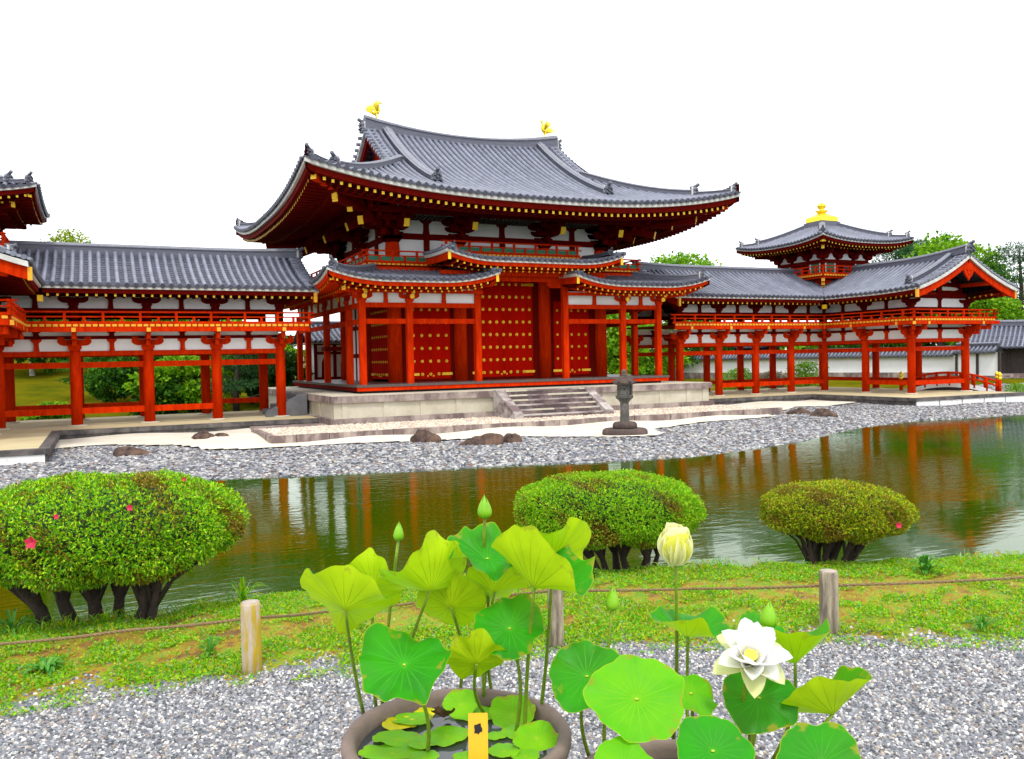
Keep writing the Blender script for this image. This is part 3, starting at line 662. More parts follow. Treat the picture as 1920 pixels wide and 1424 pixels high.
# ------------------------------------------------------------------ corridors (built on the right, mirrored for the left)
YW, YR, ZB = 2.14, 6.21, -1.24
XC = [CX+v for v in (9.95, 12.42, 14.89, 17.37)]; XI = CX+19.84; XO = CX+23.84; YP = [-.70, -3.53]
XM, YM = (XI+XO)/2, (YW+YR)/2                      # ridge lines of the two arms
def wing(mirror, label):
    T = thing('corridor', label, 'temple corridor', (2*CX-22. if mirror else 22., 2., -1.66))
    B = lambda: MB(CX if mirror else None); mi = CX if mirror else None
    def mbox(nm, mt, *a): m_ = B(); m_.box(*a); return m_.build(nm, mt, T)
    # paved base: L-shaped, dark cap edge, stone riser
    x0, xi, xo = CX+8.75, CX+(17.9 if mirror else 16.8), CX+24.6; yf, yp, yb = .05, (-7.0 if mirror else -6.2), 7.7
    def lshape(nm, mt, z0, z1, g):
        poly = [(x0, yf-g), (xi-g, yf-g), (xi-g, yp-g), (xo+g, yp-g), (xo+g, yb+g), (x0, yb+g)]; m_ = B(); k = len(poly)
        vs = [(x, y, z) for z in (z0, z1) for x, y in poly]
        m_.add(vs, [(i, (i+1) % k, (i+1) % k+k, i+k) for i in range(k)]); 
        m_.add([(x, y, z1) for x, y in poly], [(0, 1, 4, 5) if False else (0, 1, 2, 3, 4, 5)]); m_.add([(x, y, z0) for x, y in poly], [(5, 4, 3, 2, 1, 0)])
        return m_.build(nm, mt, T)
    lshape('base_riser', DSTONE, -2.1, -1.40, 0); lshape('base_cap', DSTONE, -1.40, ZB-.006, .06); lshape('paving', PAVE, ZB-.006, ZB, -.30 if False else -.22)
    for i in range(5):
        w_ = (xo-xi)/5; mbox('white_facing_stone', WSTONE, xi+i*w_+.06, yp-.03, -1.75, xi+(i+1)*w_-.01, yp+.02, -1.405)
    # columns
    F = [(x, YW) for x in XC]+[(XI, YW), (XI, YP[0]), (XI, YP[1]), (XO, YP[1])]
    Rr = [(x, YR) for x in XC]+[(XI, YR), (XO, YR), (XO, YW), (XO, YP[0])]
    for x, y in F+Rr: column(T, x, y, ZB, 1.52, .195, mi, foot=True)
    runs = [(F[i], F[i+1]) for i in range(7)]+[(Rr[i], Rr[i+1]) for i in range(5)]+[(Rr[5], Rr[6]), (Rr[6], Rr[7]), (Rr[7], F[7])]
    ends = {(XC[0], YW): 0}
    for n, (p, q) in enumerate(runs):
        d = Vector((q[0]-p[0], q[1]-p[1])); L = d.length; d.normalize(); a = Vector(p)+d*.16; b = Vector(q)-d*.16
        ax = 'x' if abs(d.x) > .5 else 'y'
        beam(T, a, b, 1.34, 1.52, .17, mi); beam(T, a, b, .90, 1.11, .15, mi)
        if n not in (0, 4, 8, 12) or n == 12: beam(T, a-d*.02, b+d*.02, -.80, -.58, .16, mi)
        o = Vector((0, .0))
        panel(T, Vector(p)+d*.05, Vector(q)-d*.05, 1.525, 2.36, .07, mi)
        beam(T, p, q, 1.96, 2.08, .13, mi, DRED)
        m = Vector(p)+d*(L/2); 
        off = Vector((0, -.05)) if ax == 'x' else Vector((-.05, 0))
        strut(T, m.x+off.x, m.y+off.y, 1.525, 1.96, ax, mi); strut(T, m.x+off.x, m.y+off.y, 2.08, 2.3, ax, mi, DRED)
        # upper storey: lintel and plaster band
        beam(T, p, q, 2.90, 3.10, .2, mi, DRED)
        panel(T, p, q, 3.10, 3.64, .07, mi); mm = B()
        strut(T, m.x+off.x, m.y+off.y, 3.10, 3.56, ax, mi, DRED)
        beam(T, p, q, 3.54, 3.70, .16, mi, DRED, 'wall_plate')
    for x, y in F+Rr:
        m_ = B(); m_.lathe((x, y, 0), [(.17, 2.42), (.17, 3.12), (.15, 3.18)], 14); m_.build('upper_column', DRED, T)
    # brackets: lower (carry the balcony) and upper (carry the eave)
    def lower(x, y, axs, outs):
        m_ = B(); block(m_, (x, y, 1.52), .46, .24)
        for ax in axs:
            arm(m_, (x, y, 1.72), 1.12, .22, .17, ax)
            for k in (-.44, 0, .44): block(m_, (x+(k if ax == 'x' else 0), y+(k if ax == 'y' else 0), 1.92), .22, .13)
        for dx, dy in outs:
            l = 1. if dx*dy == 0 else 1.38; n = Vector((dx, dy, 0)).normalized()
            for zz, o in ((1.80, .48), (2.04, .86)):
                m_.bar(Vector((x, y, zz))-n*.1, Vector((x, y, zz))+n*(o*l), .15, .2)
                block(m_, (x+n.x*(o*l-.1), y+n.y*(o*l-.1), zz+.1), .2, .12)
            m_.bar(Vector((x, y, 2.27)), Vector((x, y, 2.27))+n*(1.05*l), .14, .15, 0, 1)
        m_.build('bracket', [RED, OCHRE], T)
        m_ = B(); block(m_, (x, y, 3.14), .36, .2)
        for ax in axs: arm(m_, (x, y, 3.30), 1.0, .2, .16, ax)
        m_.build('upper_bracket', DRED, T)
    for x in XC: lower(x, YW, 'x', [(0, -1)])
    lower(XI, YW, 'xy', [(-1, -1)]); lower(XI, YP[0], 'y', [(-1, 0)]); lower(XI, YP[1], 'xy', [(-1, 0), (0, -1), (-1, -1)]); lower(XO, YP[1], 'xy', [(1, 0), (0, -1), (1, -1)])
    for x in XC: lower(x, YR, 'x', [])
    lower(XO, YP[0], 'y', [(1, 0)]); lower(XO, YW, 'y', [(1, 0)])
    # balcony
    bo = .95
    line = [(XC[0]-1.0, YW-bo), (XI-bo, YW-bo), (XI-bo, YP[1]-bo), (XO+bo, YP[1]-bo), (XO+bo, YR)]
    railing(T, line, 2.48, mi, h=.44, sp=.62); floor_edge(T, line, 2.38, mi, h=.10, sp=.21)
    for i in range(4):
        d = (Vector(line[i+1])-Vector(line[i])).normalized()
        beam(T, Vector(line[i])-d*(.0), Vector(line[i+1])+d*(.35 if i == 2 else 0), 2.20, 2.37, .14, mi, nm='balcony_beam')
    for a in ((XC[0]-1.0, YW-bo+.05, 2.385, XI, YR, 2.43), (XI-bo+.05, YP[1]-bo+.05, 2.385, XO+bo-.05, YW-.9, 2.43), (XI+.0, YW-.9, 2.385, XO+bo-.05, YR, 2.43)):
        mbox('upper_floor', DRED, *a)
    # roofs: L with an inner valley, ridge height 5.3, eave 3.86
    OV, ZE2, H2, LF = 1.55, 3.86, 1.60, .0
    D2 = (YR-YW)/2+OV; xe = CX+8.75; yg = -5.22
    lf2 = lambda y: .14*max(0, 1-(y-yg)/3.2)**2
    Pfr = lambda a, d: (a, YW-OV+d, ZE2+zprof(d, D2, H2, .38))
    Pbk = lambda a, d: (a, YR+OV-d, ZE2+zprof(d, D2, H2, .38))
    Pin = lambda a, d: (XI-OV+d, a, ZE2+zprof(d, D2, H2, .38)+lf2(a))
    Pou = lambda a, d: (XO+OV-d, a, ZE2+zprof(d, D2, H2, .38)+lf2(a))
    RM = [TILE, PAN]; vx = XI-OV
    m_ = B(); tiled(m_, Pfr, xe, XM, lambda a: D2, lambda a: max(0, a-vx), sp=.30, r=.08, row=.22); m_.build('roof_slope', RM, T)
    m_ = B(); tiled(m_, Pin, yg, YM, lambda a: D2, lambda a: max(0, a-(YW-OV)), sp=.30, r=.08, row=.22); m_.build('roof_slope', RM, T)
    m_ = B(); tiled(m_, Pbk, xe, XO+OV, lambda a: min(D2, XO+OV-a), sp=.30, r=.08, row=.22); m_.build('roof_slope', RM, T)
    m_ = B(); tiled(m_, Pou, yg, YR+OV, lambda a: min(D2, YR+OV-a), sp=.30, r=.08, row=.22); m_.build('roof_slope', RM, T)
    zr = ZE2+H2
    m_ = B(); m_.sweep([Pfr(vx+t*(XM-vx), t*D2) for t in np.linspace(0, 1, 8)], [(-.13, .05), (.13, .05), (.13, .0), (-.13, 0)]); m_.build('roof_valley', ORN, T)
    e0 = [(xe+t*(XM-xe), YM, zr-.12+.10*max(0, 1-t*4)**2) for t in np.linspace(0, 1, 14)]; ridge(e0, .32, .44, 'ridge', T, mi)
    e1 = [(XM, yg+t*(YM-yg), zr-.12+.34*max(0, 1-t*2.2)**2) for t in np.linspace(0, 1, 14)]; ridge(e1, .32, .44, 'ridge', T, mi)
    ornament((xe-.03, YM, zr-.05), (-1, 0, 0), .48, T, mi); ornament((XM, yg-.04, zr+.2), (0, -1, 0), .52, T, mi)
    def edge(E, a0, a1, **k): eave(T, E, a0, a1, mi, rafters=1, s=.72, depth=1.5, sp=.30, dark=True, **k)
    edge(lambda a, d, dz: (clampf(a, xe, vx+d), YW-OV+d, ZE2+dz), xe, vx)
    edge(lambda a, d, dz: (XI-OV+d, clampf(a, yg+.1, YW-OV+d), ZE2+lf2(clampf(a, yg, 9))+dz), yg+.1, YW-OV)
    edge(lambda a, d, dz: (a, YR+OV-d, ZE2+dz), xe, XO+OV)
    edge(lambda a, d, dz: (XO+OV-d, a, ZE2+lf2(a)+dz), yg+.1, YR+OV)
    m_ = B(); m_.box(vx-.02, YW-OV-.02, ZE2-.62, vx+.16, YW-OV+.16, ZE2-.40); m_.build('valley_rafter', GOLD, T)
    # ceiling planks under the eaves (dark)
    m_ = B(); m_.box(XC[0]-.8, YW+.05, 3.66, XO, YR-.05, 3.69); m_.box(XI+.05, YP[1]+.05, 3.66, XO-.05, YW+.0, 3.69); m_.build('ceiling', DRED, T)
    # front gable and the hall-side gable: verge tiles, white edge, bargeboards, pendant
    def gable(Pa, Pb, fixed, axis, nrm):
        for P in (Pa, Pb):
            ds = np.linspace(.02, D2, 10)
            m_ = B()
            for d in np.arange(.12, D2-.05, .26):
                q = Vector(P(fixed, d)); q.z += .07; n = Vector(nrm); m_.cyl(q-n*.42, q+n*.10, .078, seg=8)
            m_.build('verge_tile_row', TILE, T)
            n = Vector(nrm)
            pts = [Vector(P(fixed, d))+n*.02 for d in ds]
            m_ = B(); m_.sweep([p+Vector((0, 0, -.03)) for p in pts], [(-.06, 0), (.06, 0), (.06, -.16), (-.06, -.16)]); m_.build('verge_board', BOARD, T)
            m_ = B(); m_.sweep([p-n*.08+Vector((0, 0, -.19)) for p in pts], [(-.05, 0), (.05, 0), (.05, -.36), (-.05, -.36)])
            p = pts[0]-n*.08; q = pts[1]-n*.08; dd = (p-q); dd.z = 0; dd.normalize()
            c = p+dd*.03; m_.box(c.x-.06, c.y-.06, c.z-.56, c.x+.06, c.y+.06, c.z-.18, 1); m_.build('bargeboard', [RED, OCHRE], T)
            pts = [Vector(P(fixed, d))-n*.95+Vector((0, 0, .03)) for d in np.linspace(D2-.1, .55, 8)]; 
            if axis == 'y': ridge(pts, .26, .26, 'descending_ridge', T, mi); ornament(pts[-1], (pts[-1]-pts[-2]), .42, T, mi)
    gable(Pin, Pou, yg, 'y', (0, -1, 0)); 
    gable(lambda a, d: Pfr(a, d), lambda a, d: Pbk(a, d), xe, 'x', (-1, 0, 0))
    m_ = B(); pl = [(-.12, .30), (-.30, .12), (-.34, -.1), (-.22, -.32), (-.08, -.42), (0, -.55), (.08, -.42), (.22, -.32), (.34, -.1), (.30, .12), (.12, .30)]
    m_.prism([(XM+u, zr-.62+v) for u, v in pl], 'y', yg-.02, yg+.06)
    for u, v in ((-.13, 0), (.13, 0), (0, -.22)): m_.cyl((XM+u, yg-.05, zr-.62+v), (XM+u, yg-.015, zr-.62+v), .06, seg=8)
    m_.build('gable_pendant', RED, T)
    # gable truss wall at the end columns
    y = YP[1]
    panel(T, (XI, y), (XO, y), 3.64, 3.80, .2, mi, DRED, 'tie_beam')
    prof = [(XI-OV+d, Pin(y, d)[2]-.20) for d in np.linspace(1.7, D2, 6)]; poly = [(prof[0][0], 3.80)]+prof+[(XI+XO-x, z) for x, z in prof[::-1][1:]]+[(XI+XO-prof[0][0], 3.80)]
    m_ = B(); m_.prism(poly, 'y', y+.02, y+.08); m_.build('gable_boarding', DRED, T)
    for s_ in (-1, 1):
        m_ = B(); m_.prism([(XM+s_*u, v) for u, v in ((.2, 3.95), (1.25, 3.95), (1.5, 4.03), (1.3, 4.10), (.2, 4.16))], 'y', y-.02, y+.015); m_.prism([(XM+s_*u, v) for u, v in ((.2, 4.36), (.95, 4.36), (.8, 4.52), (.2, 4.54))], 'y', y-.02, y+.015); m_.build('gable_plaster', WHITE, T)
    m_ = B(); rb = [(-1.75, 4.02), (-1.5, 4.14), (-.6, 4.2), (.6, 4.2), (1.5, 4.14), (1.75, 4.02), (1.5, 3.98), (.9, 4.02), (-.9, 4.02), (-1.5, 3.98)]
    m_.prism([(XM+u, v+.12) for u, v in rb], 'y', y-.1, y+.1); m_.box(XM-.16, y-.1, 3.8, XM+.16, y+.1, 5.2); m_.box(XM-.9, y-.09, 4.55, XM+.9, y+.09, 4.72); m_.build('gable_truss', DRED, T)
    for x in (XI-.9, XI+.4, XM, XO-.4, XO+.9):
        z = Pin(y, min(x-(XI-OV), (XO+OV)-x))[2]-.42; m_ = B(); m_.box(x-.09, yg+.1, z-.09, x+.09, y, z+.09); m_.build('roof_purlin', RED, T)
    # ---- corner tower
    W = thing('corner_tower', None, 'tower', (2*CX-XM if mirror else XM, YM, 4.4))
    hb = 1.69
    def tbox(nm, mt, *a): m_ = B(); m_.box(*a); return m_.build(nm, mt, W)
    tbox('tower_core', DRED, XM-hb+.08, YM-hb+.08, 4.3, XM+hb-.08, YM+hb-.08, 6.9)
    cs = [-hb, -.62, .62, hb]
    for sd, (ux, uy, nx, ny) in enumerate(((1, 0, 0, -1), (0, 1, -1, 0), (1, 0, 0, 1), (0, 1, 1, 0))):
        P2 = lambda t, o: (XM+ux*t+nx*o, YM+uy*t+ny*o)
        for t in cs:
            if sd in (1, 3) and abs(t) == hb: continue
            x, y_ = P2(t, hb); m_ = B(); m_.cyl((x, y_, 4.6), (x, y_, 6.2), .13, seg=12); m_.build('tower_column', DRED, W)
        for z0, z1, t_ in ((5.95, 6.14, .2), (6.50, 6.62, .2), (5.18, 5.34, .16)):
            beam(W, P2(-hb, hb), P2(hb, hb), z0, z1, t_, mi, DRED)
        for a, b, dr in ((-hb, -.62, 0), (-.62, .62, 1), (.62, hb, 0)):
            p, q = P2(a+.13, hb-.03), P2(b-.13, hb-.03)
            panel(W, p, q, 5.34, 5.95, .10, mi, DRED if dr else GREEN, 'tower_door' if dr else 'lattice_window')
            if not dr:
                for t in (a+.17, b-.17): panel(W, P2(t-.05, hb+.02), P2(t+.05, hb+.02), 5.34, 5.95, .05, mi, nm='window_trim')
            m = (a+b)/2; hw = (b-a)/2-.12           # bell-shaped white panel between brackets
            poly = [(-hw, 6.16), (-hw*.82, 6.24), (-hw*.5, 6.28), (-hw*.36, 6.44), (-hw*.12, 6.50), (hw*.12, 6.50), (hw*.36, 6.44), (hw*.5, 6.28), (hw*.82, 6.24), (hw, 6.16)]
            m_ = B()
            if ux: m_.prism([(XM+m+u, v) for u, v in poly], 'y', YM+ny*(hb+.0), YM+ny*(hb+.06))
            else: m_.prism([(YM+m+u, v) for u, v in poly], 'x', XM+nx*(hb+.0), XM+nx*(hb+.06))
            m_.build('plaster_panel', WHITE, W)
        for t in cs:
            x, y_ = P2(t, hb+.12); m_ = B(); block(m_, (x, y_, 6.18), .36, .22); arm(m_, (x, y_, 6.38), .8, .18, .16, 'x' if ux else 'y')
            e = Vector((*P2(t, hb), 6.55)); n = Vector((nx, ny, 0)); m_.bar(e, e+n*.75, .15, .2); m_.bar(e+Vector((0, 0, .2)), e+n*1.15+Vector((0, 0, .2)), .15, .2); m_.build('tower_bracket', DRED, W)
    h2 = 2.32
    lp = [(XM-h2, YM+h2), (XM-h2, YM-h2), (XM+h2, YM-h2), (XM+h2, YM+h2)]
    railing(W, lp, 5.26, mi, h=.46, sp=.5, ext=.1); floor_edge(W, lp, 5.16, mi, h=.10, sp=.2)
    tbox('balcony_floor', RED, XM-h2+.05, YM-h2+.05, 5.04, XM+h2-.05, YM+h2-.05, 5.15)
    for (dx, dy) in ((-1, -1), (1, -1), (-1, 1)):
        m_ = B(); c = Vector((XM+dx*hb*.9, YM+dy*hb*.9, 4.9)); n = Vector((dx, dy, 0)).normalized()
        for z, o in ((4.55, .45), (4.75, .75), (4.95, 1.0)): m_.bar((c.x, c.y, z), (c.x+n.x*o, c.y+n.y*o, z), .18, .18, 0, 1)
        m_.build('balcony_bracket', [RED, OCHRE], W)
    for t in (-.62, .62):
        for (ux, uy, nx, ny) in ((1, 0, 0, -1), (0, 1, -1, 0)):
            m_ = B(); c = Vector((XM+ux*t+nx*hb, YM+uy*t+ny*hb, 0)); n = Vector((nx, ny, 0))
            for z, o in ((4.72, .4), (4.94, .6)): m_.bar(c+Vector((0, 0, z)), c+n*o+Vector((0, 0, z)), .16, .18, 0, 1)
            m_.build('balcony_bracket', [RED, OCHRE], W)
    tbox('tower_skirt', RED, XM-hb-.1, YM-hb-.1, 4.2, XM+hb+.1, YM+hb+.1, 5.0)
    LT, ZT, HT, LL = 3.50, 7.02, 1.55, .34
    lt = lambda a: LL*min(1.1, abs(a)/LT)**2.6
    for k, (ux, uy, nx, ny) in enumerate(((1, 0, 0, -1), (0, 1, -1, 0), (1, 0, 0, 1), (0, 1, 1, 0))):
        P = lambda a, d: (XM+ux*a+nx*(LT-d), YM+uy*a+ny*(LT-d), ZT+zprof(d, LT, HT, .3)+lt(a)*max(0, 1-d/2.6)**1.3)
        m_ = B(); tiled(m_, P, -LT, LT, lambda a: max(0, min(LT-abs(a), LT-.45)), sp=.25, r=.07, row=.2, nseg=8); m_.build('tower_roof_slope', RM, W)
        E = lambda a, d, dz: (XM+ux*clampf(a, -(LT-d), LT-d)+nx*(LT-d), YM+uy*clampf(a, -(LT-d), LT-d)+ny*(LT-d), ZT+lt(clampf(a, -LT, LT))*max(0, 1-d/3)+dz)
        eave(W, E, -LT, LT, mi, hip=lambda a: LT-abs(a), depth=1.75, s=.66, sp=.25, drop=.06, dark=True)
    for dx, dy in ((-1, -1), (1, -1), (-1, 1), (1, 1)):
        hp = lambda d: Vector((XM+dx*(LT-d), YM+dy*(LT-d), ZT+zprof(d, LT, HT, .3)+lt(LT-d)*max(0, 1-d/2.6)**1.3+.02))
        pts = [hp(d) for d in np.linspace(LT-.4, .95, 7)]; ridge(pts, .26, .25, 'corner_ridge', W, mi); ornament(pts[-1], (dx, dy, .1), .38, W, mi)
        pts = [hp(d) for d in np.linspace(.93, .28, 4)]; ridge(pts, .22, .17, 'corner_ridge', W, mi); ornament(pts[-1], (dx, dy, .2), .34, W, mi)
        q = lambda d, dz: (XM+dx*(LT-d), YM+dy*(LT-d), ZT+LL*max(0, 1-d/3)+dz)
        m_ = B(); m_.bar(q(1.9, -.35), q(.25, -.35), .16, .2, 0, 1); m_.bar(q(1.9, -.55), q(.8, -.58), .16, .2, 0, 1); m_.build('corner_rafter', [DRED, GOLD], W)
    tbox('finial_base', RIDGE, XM-.72, YM-.72, ZT+1.0, XM+.72, YM+.72, ZT+1.50)
    m_ = B(); za = ZT+1.50
    m_.lathe((XM, YM, za), [(.86, 0), (.90, .04), (.88, .30), (.80, .32), (.32, .52)], 4, 0, False, rot=pi/4)
    m_.lathe((XM, YM, za), [(.24, .50), (.24, .60), (.36, .66), (.38, .69), (.18, .71), (.13, .78), (.20, .85), (.26, .95), (.26, 1.01), (.18, 1.09), (.05, 1.17), (.01, 1.22)], 16)
    m_.build('gilt_finial', BGOLD, W)
    return T, W
TR, WR = wing(False, 'right open corridor with vermilion columns, balcony and gabled end, to the right of the hall')
TL, WL = wing(True, 'left open corridor with vermilion columns and long straight tiled ridge, left of the hall')
WR['label'] = 'small square tower with golden finial rising from the right corridor roof'
WL['label'] = 'tower roof corner with upturned eave cut off by the left edge, above the left corridor'
# ------------------------------------------------------------------ golden phoenixes on the ridge
def phoenix(x, s, label):
    z0 = ZE+HR+.30*((x-CX)/5.05)**2+.38; T = thing('phoenix_statue', label, 'bird statue', (x, CY, z0), 'golden birds on the main ridge')
    m_ = MB(); m_.lathe((x, CY, z0-.1), [(.20, 0), (.22, .06), (.10, .12)], 10); m_.build('base', ORN, T)
    P = lambda f, z, y=0: (x+s*f, CY+y, z0+z)
    m_ = MB()
    for y in (-.07, .07): m_.tube([P(.0, .02, y), P(.0, .18, y), P(-.03, .34, y*.9)], [.02, .022, .04], 6)
    m_.tube([P(-.22, .34), P(-.10, .38), P(.04, .46), P(.13, .60), P(.10, .74), P(.10, .84), P(.16, .90), P(.24, .89)], [.03, .10, .12, .08, .045, .04, .06, .03], 10)
    m_.tube([P(.22, .90), P(.30, .87), P(.32, .84)], [.03, .018, .004], 6); m_.build('body', BGOLD, T)
    for y in (-1, 1):
        for k in range(5):
            m_ = m_ if k else MB(); a = .5+.28*k
            m_.tube([P(.02, .50, y*.10), P(.02-.16*cos(a), .56+.17*sin(a), y*.2), P(-.02-.34*cos(a), .60+.36*sin(a), y*.30)], [.05, .045, .008], 6)
        m_.build('wing', BGOLD, T)
    m_ = MB()
    for k in range(7):
        a = .15+.21*k; m_.tube([P(-.18, .36, (k-3)*.01), P(-.18-.22*cos(a), .36+.24*sin(a), (k-3)*.03), P(-.20-.52*cos(a)-.06*sin(a), .38+.56*sin(a), (k-3)*.05)], [.04, .03, .008], 6)
    m_.build('tail', BGOLD, T)
    m_ = MB(); m_.tube([P(.10, .93), P(.06, 1.0), P(-.02, 1.03)], [.03, .02, .004], 6); m_.build('crest', BGOLD, T)
phoenix(2.62, 1, 'golden phoenix at the taller left end of the main roof ridge, facing right')
phoenix(11.55, -1, 'golden phoenix on the right end of the main roof ridge, facing left')
# ------------------------------------------------------------------ ground, pond, beach
WZ = -1.85                                                  # water level
SH = np.array([(-70, 6), (-40, -2), (-24, -7), (-16, -9), (-11.62, -10.07), (-8.79, -10.93), (-6.55, -11.56), (-5.11, -12.08), (-3.34, -12.47), (-2.06, -12.85), (.2, -13.13), (2.03, -13.86), (3.56, -14.08), (5.23, -14.22), (7.45, -13.83), (10.4, -12.92), (13.2, -11.54), (16.0, -10.39), (19.1, -9.75), (21.7, -10.0), (25.6, -10.1), (31, -9.2), (34, -6.8), (38, -5.2), (46, -6), (60, -9), (110, -22)])
def shore_d(X, Y):                                          # signed distance to the far shoreline, + on the hall side
    d = np.full(X.shape, 1e9)
    for (x0, y0), (x1, y1) in zip(SH[:-1], SH[1:]):
        ux, uy = x1-x0, y1-y0; t = np.clip(((X-x0)*ux+(Y-y0)*uy)/(ux*ux+uy*uy), 0, 1)
        d = np.minimum(d, np.hypot(X-x0-t*ux, Y-y0-t*uy))
    ys = np.interp(X, SH[:, 0], SH[:, 1])
    return np.where(Y > ys, d, -d)
def smooth(a, b, x): t = np.clip((x-a)/(b-a), 0, 1); return t*t*(3-2*t)
def ground_z(X, Y):
    X = np.asarray(X, float); Y = np.asarray(Y, float)
    d = shore_d(X, Y)
    z = np.where(d > 0, WZ+np.minimum(.21, .07*d), WZ+np.maximum(-.9, .30*d))
    z = np.where(d > 0, z+.08*smooth(6, 11, d), z)
    z = z+.04*np.sin(X*1.3+.5*Y)*np.cos(Y*1.1)*smooth(.2, 2, d)
    hill = smooth(14, 40, Y)*smooth(6, -4, X)*(.10*(np.clip(Y, 14, 75)-14))
    arm = smooth(9.3, 10.5, Y)*smooth(17, 14.5, Y)*smooth(-1.5, -4, X)*.9      # narrow water behind the left corridor
    z = z+hill-arm+smooth(36, 40, X)*.25*smooth(-4, 0, Y)
    return z
gx = np.concatenate([np.linspace(-600, -64, 12), np.arange(-60, 62, .6), np.linspace(64, 110, 20), np.linspace(140, 900, 12)])
gy = np.concatenate([np.arange(-24, 20, .5), np.linspace(20.5, 90, 50), np.linspace(110, 1200, 14)])
GX, GY = np.meshgrid(gx, gy); GZ = ground_z(GX, GY)
nx_, ny_ = len(gx), len(gy); idx = np.arange(nx_*ny_).reshape(ny_, nx_)
quads = np.stack([idx[:-1, :-1], idx[:-1, 1:], idx[1:, 1:], idx[1:, :-1]], -1).reshape(-1, 4)
gm = mat('garden_ground', (.15, .125, .004), (.06, .075, .004), .95, .35, .3, bscale=6, spec=0.)
EARTH = mat('pebble_bed', (.24, .24, .26), (.12, .12, .135), .9, 14, .6)
cx4 = GX.ravel()[quads].mean(1); cy4 = GY.ravel()[quads].mean(1)
near = ((cy4 < 9.5) & (cx4 < 36) & (cx4 > -30)) | (shore_d(cx4, cy4) < 2.5)
raw_mesh('ground', np.stack([GX.ravel(), GY.ravel(), GZ.ravel()], 1), quads, [gm, EARTH], smooth=True, midx=near.astype(int))['kind'] = 'structure'
# water
wm = bpy.data.materials.new('pond_water'); wm.use_nodes = True; n, l = wm.node_tree.nodes, wm.node_tree.links
b = n['Principled BSDF']; b.inputs['Base Color'].default_value = (.024, .066, .0005, 1); b.inputs['Roughness'].default_value = .9; b.inputs['Specular IOR Level'].default_value = 0.   # murky green water body
wgl = n.new('ShaderNodeBsdfGlossy'); wgl.inputs['Roughness'].default_value = .05; wgl.inputs['Color'].default_value = (.95, .98, .92, 1)
wfr = n.new('ShaderNodeFresnel'); wfr.inputs['IOR'].default_value = 1.41
wms = n.new('ShaderNodeMixShader'); l.new(wfr.outputs[0], wms.inputs[0]); l.new(b.outputs[0], wms.inputs[1]); l.new(wgl.outputs[0], wms.inputs[2]); l.new(wms.outputs[0], n['Material Output'].inputs[0])
t = n.new('ShaderNodeTexCoord')
def wave(scale, st, stretch):
    mp = n.new('ShaderNodeMapping'); mp.inputs['Scale'].default_value = stretch; mp.inputs['Rotation'].default_value = (0, 0, YAW); l.new(t.outputs['Object'], mp.inputs[0])
    z = n.new('ShaderNodeTexNoise'); z.inputs['Scale'].default_value = scale; z.inputs['Detail'].default_value = 3; l.new(mp.outputs[0], z.inputs['Vector'])
    return z.outputs['Fac']
h1 = wave(1.0, 1, (2.2, 7, 1)); h2 = wave(1.0, 1, (.35, .8, 1)); h3 = wave(1, 1, (.10, .13, 1))
wa = n.new('ShaderNodeTexWave'); wa.wave_type = 'RINGS'; wa.rings_direction = 'SPHERICAL'; wa.inputs['Scale'].default_value = 1.15; wa.inputs['Distortion'].default_value = 1.2; wa.inputs['Detail'].default_value = 1
mp = n.new('ShaderNodeMapping'); mp.vector_type = 'POINT'; RC = pickz(1330, 1022, WZ); mp.inputs['Location'].default_value = (-RC.x, -RC.y, 0)
l.new(t.outputs['Object'], mp.inputs[0]); l.new(mp.outputs[0], wa.inputs['Vector'])
ln = n.new('ShaderNodeVectorMath'); ln.operation = 'LENGTH'; l.new(mp.outputs[0], ln.inputs[0])
fa = n.new('ShaderNodeMapRange'); fa.inputs[1].default_value = .3; fa.inputs[2].default_value = 3.6; fa.inputs[3].default_value = .30; fa.inputs[4].default_value = 0; l.new(ln.outputs['Value'], fa.inputs[0])
m1 = n.new('ShaderNodeMath'); m1.operation = 'MULTIPLY'; l.new(wa.outputs['Fac'], m1.inputs[0]); l.new(fa.outputs[0], m1.inputs[1])
rr = n.new('ShaderNodeMapRange'); rr.inputs[1].default_value = .42; rr.inputs[2].default_value = .62; rr.inputs[3].default_value = .25; rr.inputs[4].default_value = 1.; l.new(h3, rr.inputs[0])
m2 = n.new('ShaderNodeMath'); m2.operation = 'MULTIPLY'; l.new(h1, m2.inputs[0]); l.new(rr.outputs[0], m2.inputs[1])
m3 = n.new('ShaderNodeMath'); m3.operation = 'MULTIPLY_ADD'; l.new(h2, m3.inputs[0]); m3.inputs[1].default_value = .8; l.new(m2.outputs[0], m3.inputs[2])
m4 = n.new('ShaderNodeMath'); m4.operation = 'ADD'; l.new(m3.outputs[0], m4.inputs[0]); l.new(m1.outputs[0], m4.inputs[1])
bp = n.new('ShaderNodeBump'); bp.inputs['Strength'].default_value = .42; bp.inputs['Distance'].default_value = .018; l.new(m4.outputs[0], bp.inputs['Height']); [l.new(bp.outputs[0], q.inputs['Normal']) for q in (wgl, wfr)]
mb = MB(); mb.add([(-300, -150, WZ), (300, -150, WZ), (300, 18, WZ), (-300, 18, WZ)], [(0, 1, 2, 3)]); wo = mb.build('pond_water', wm); wo['kind'] = 'structure'
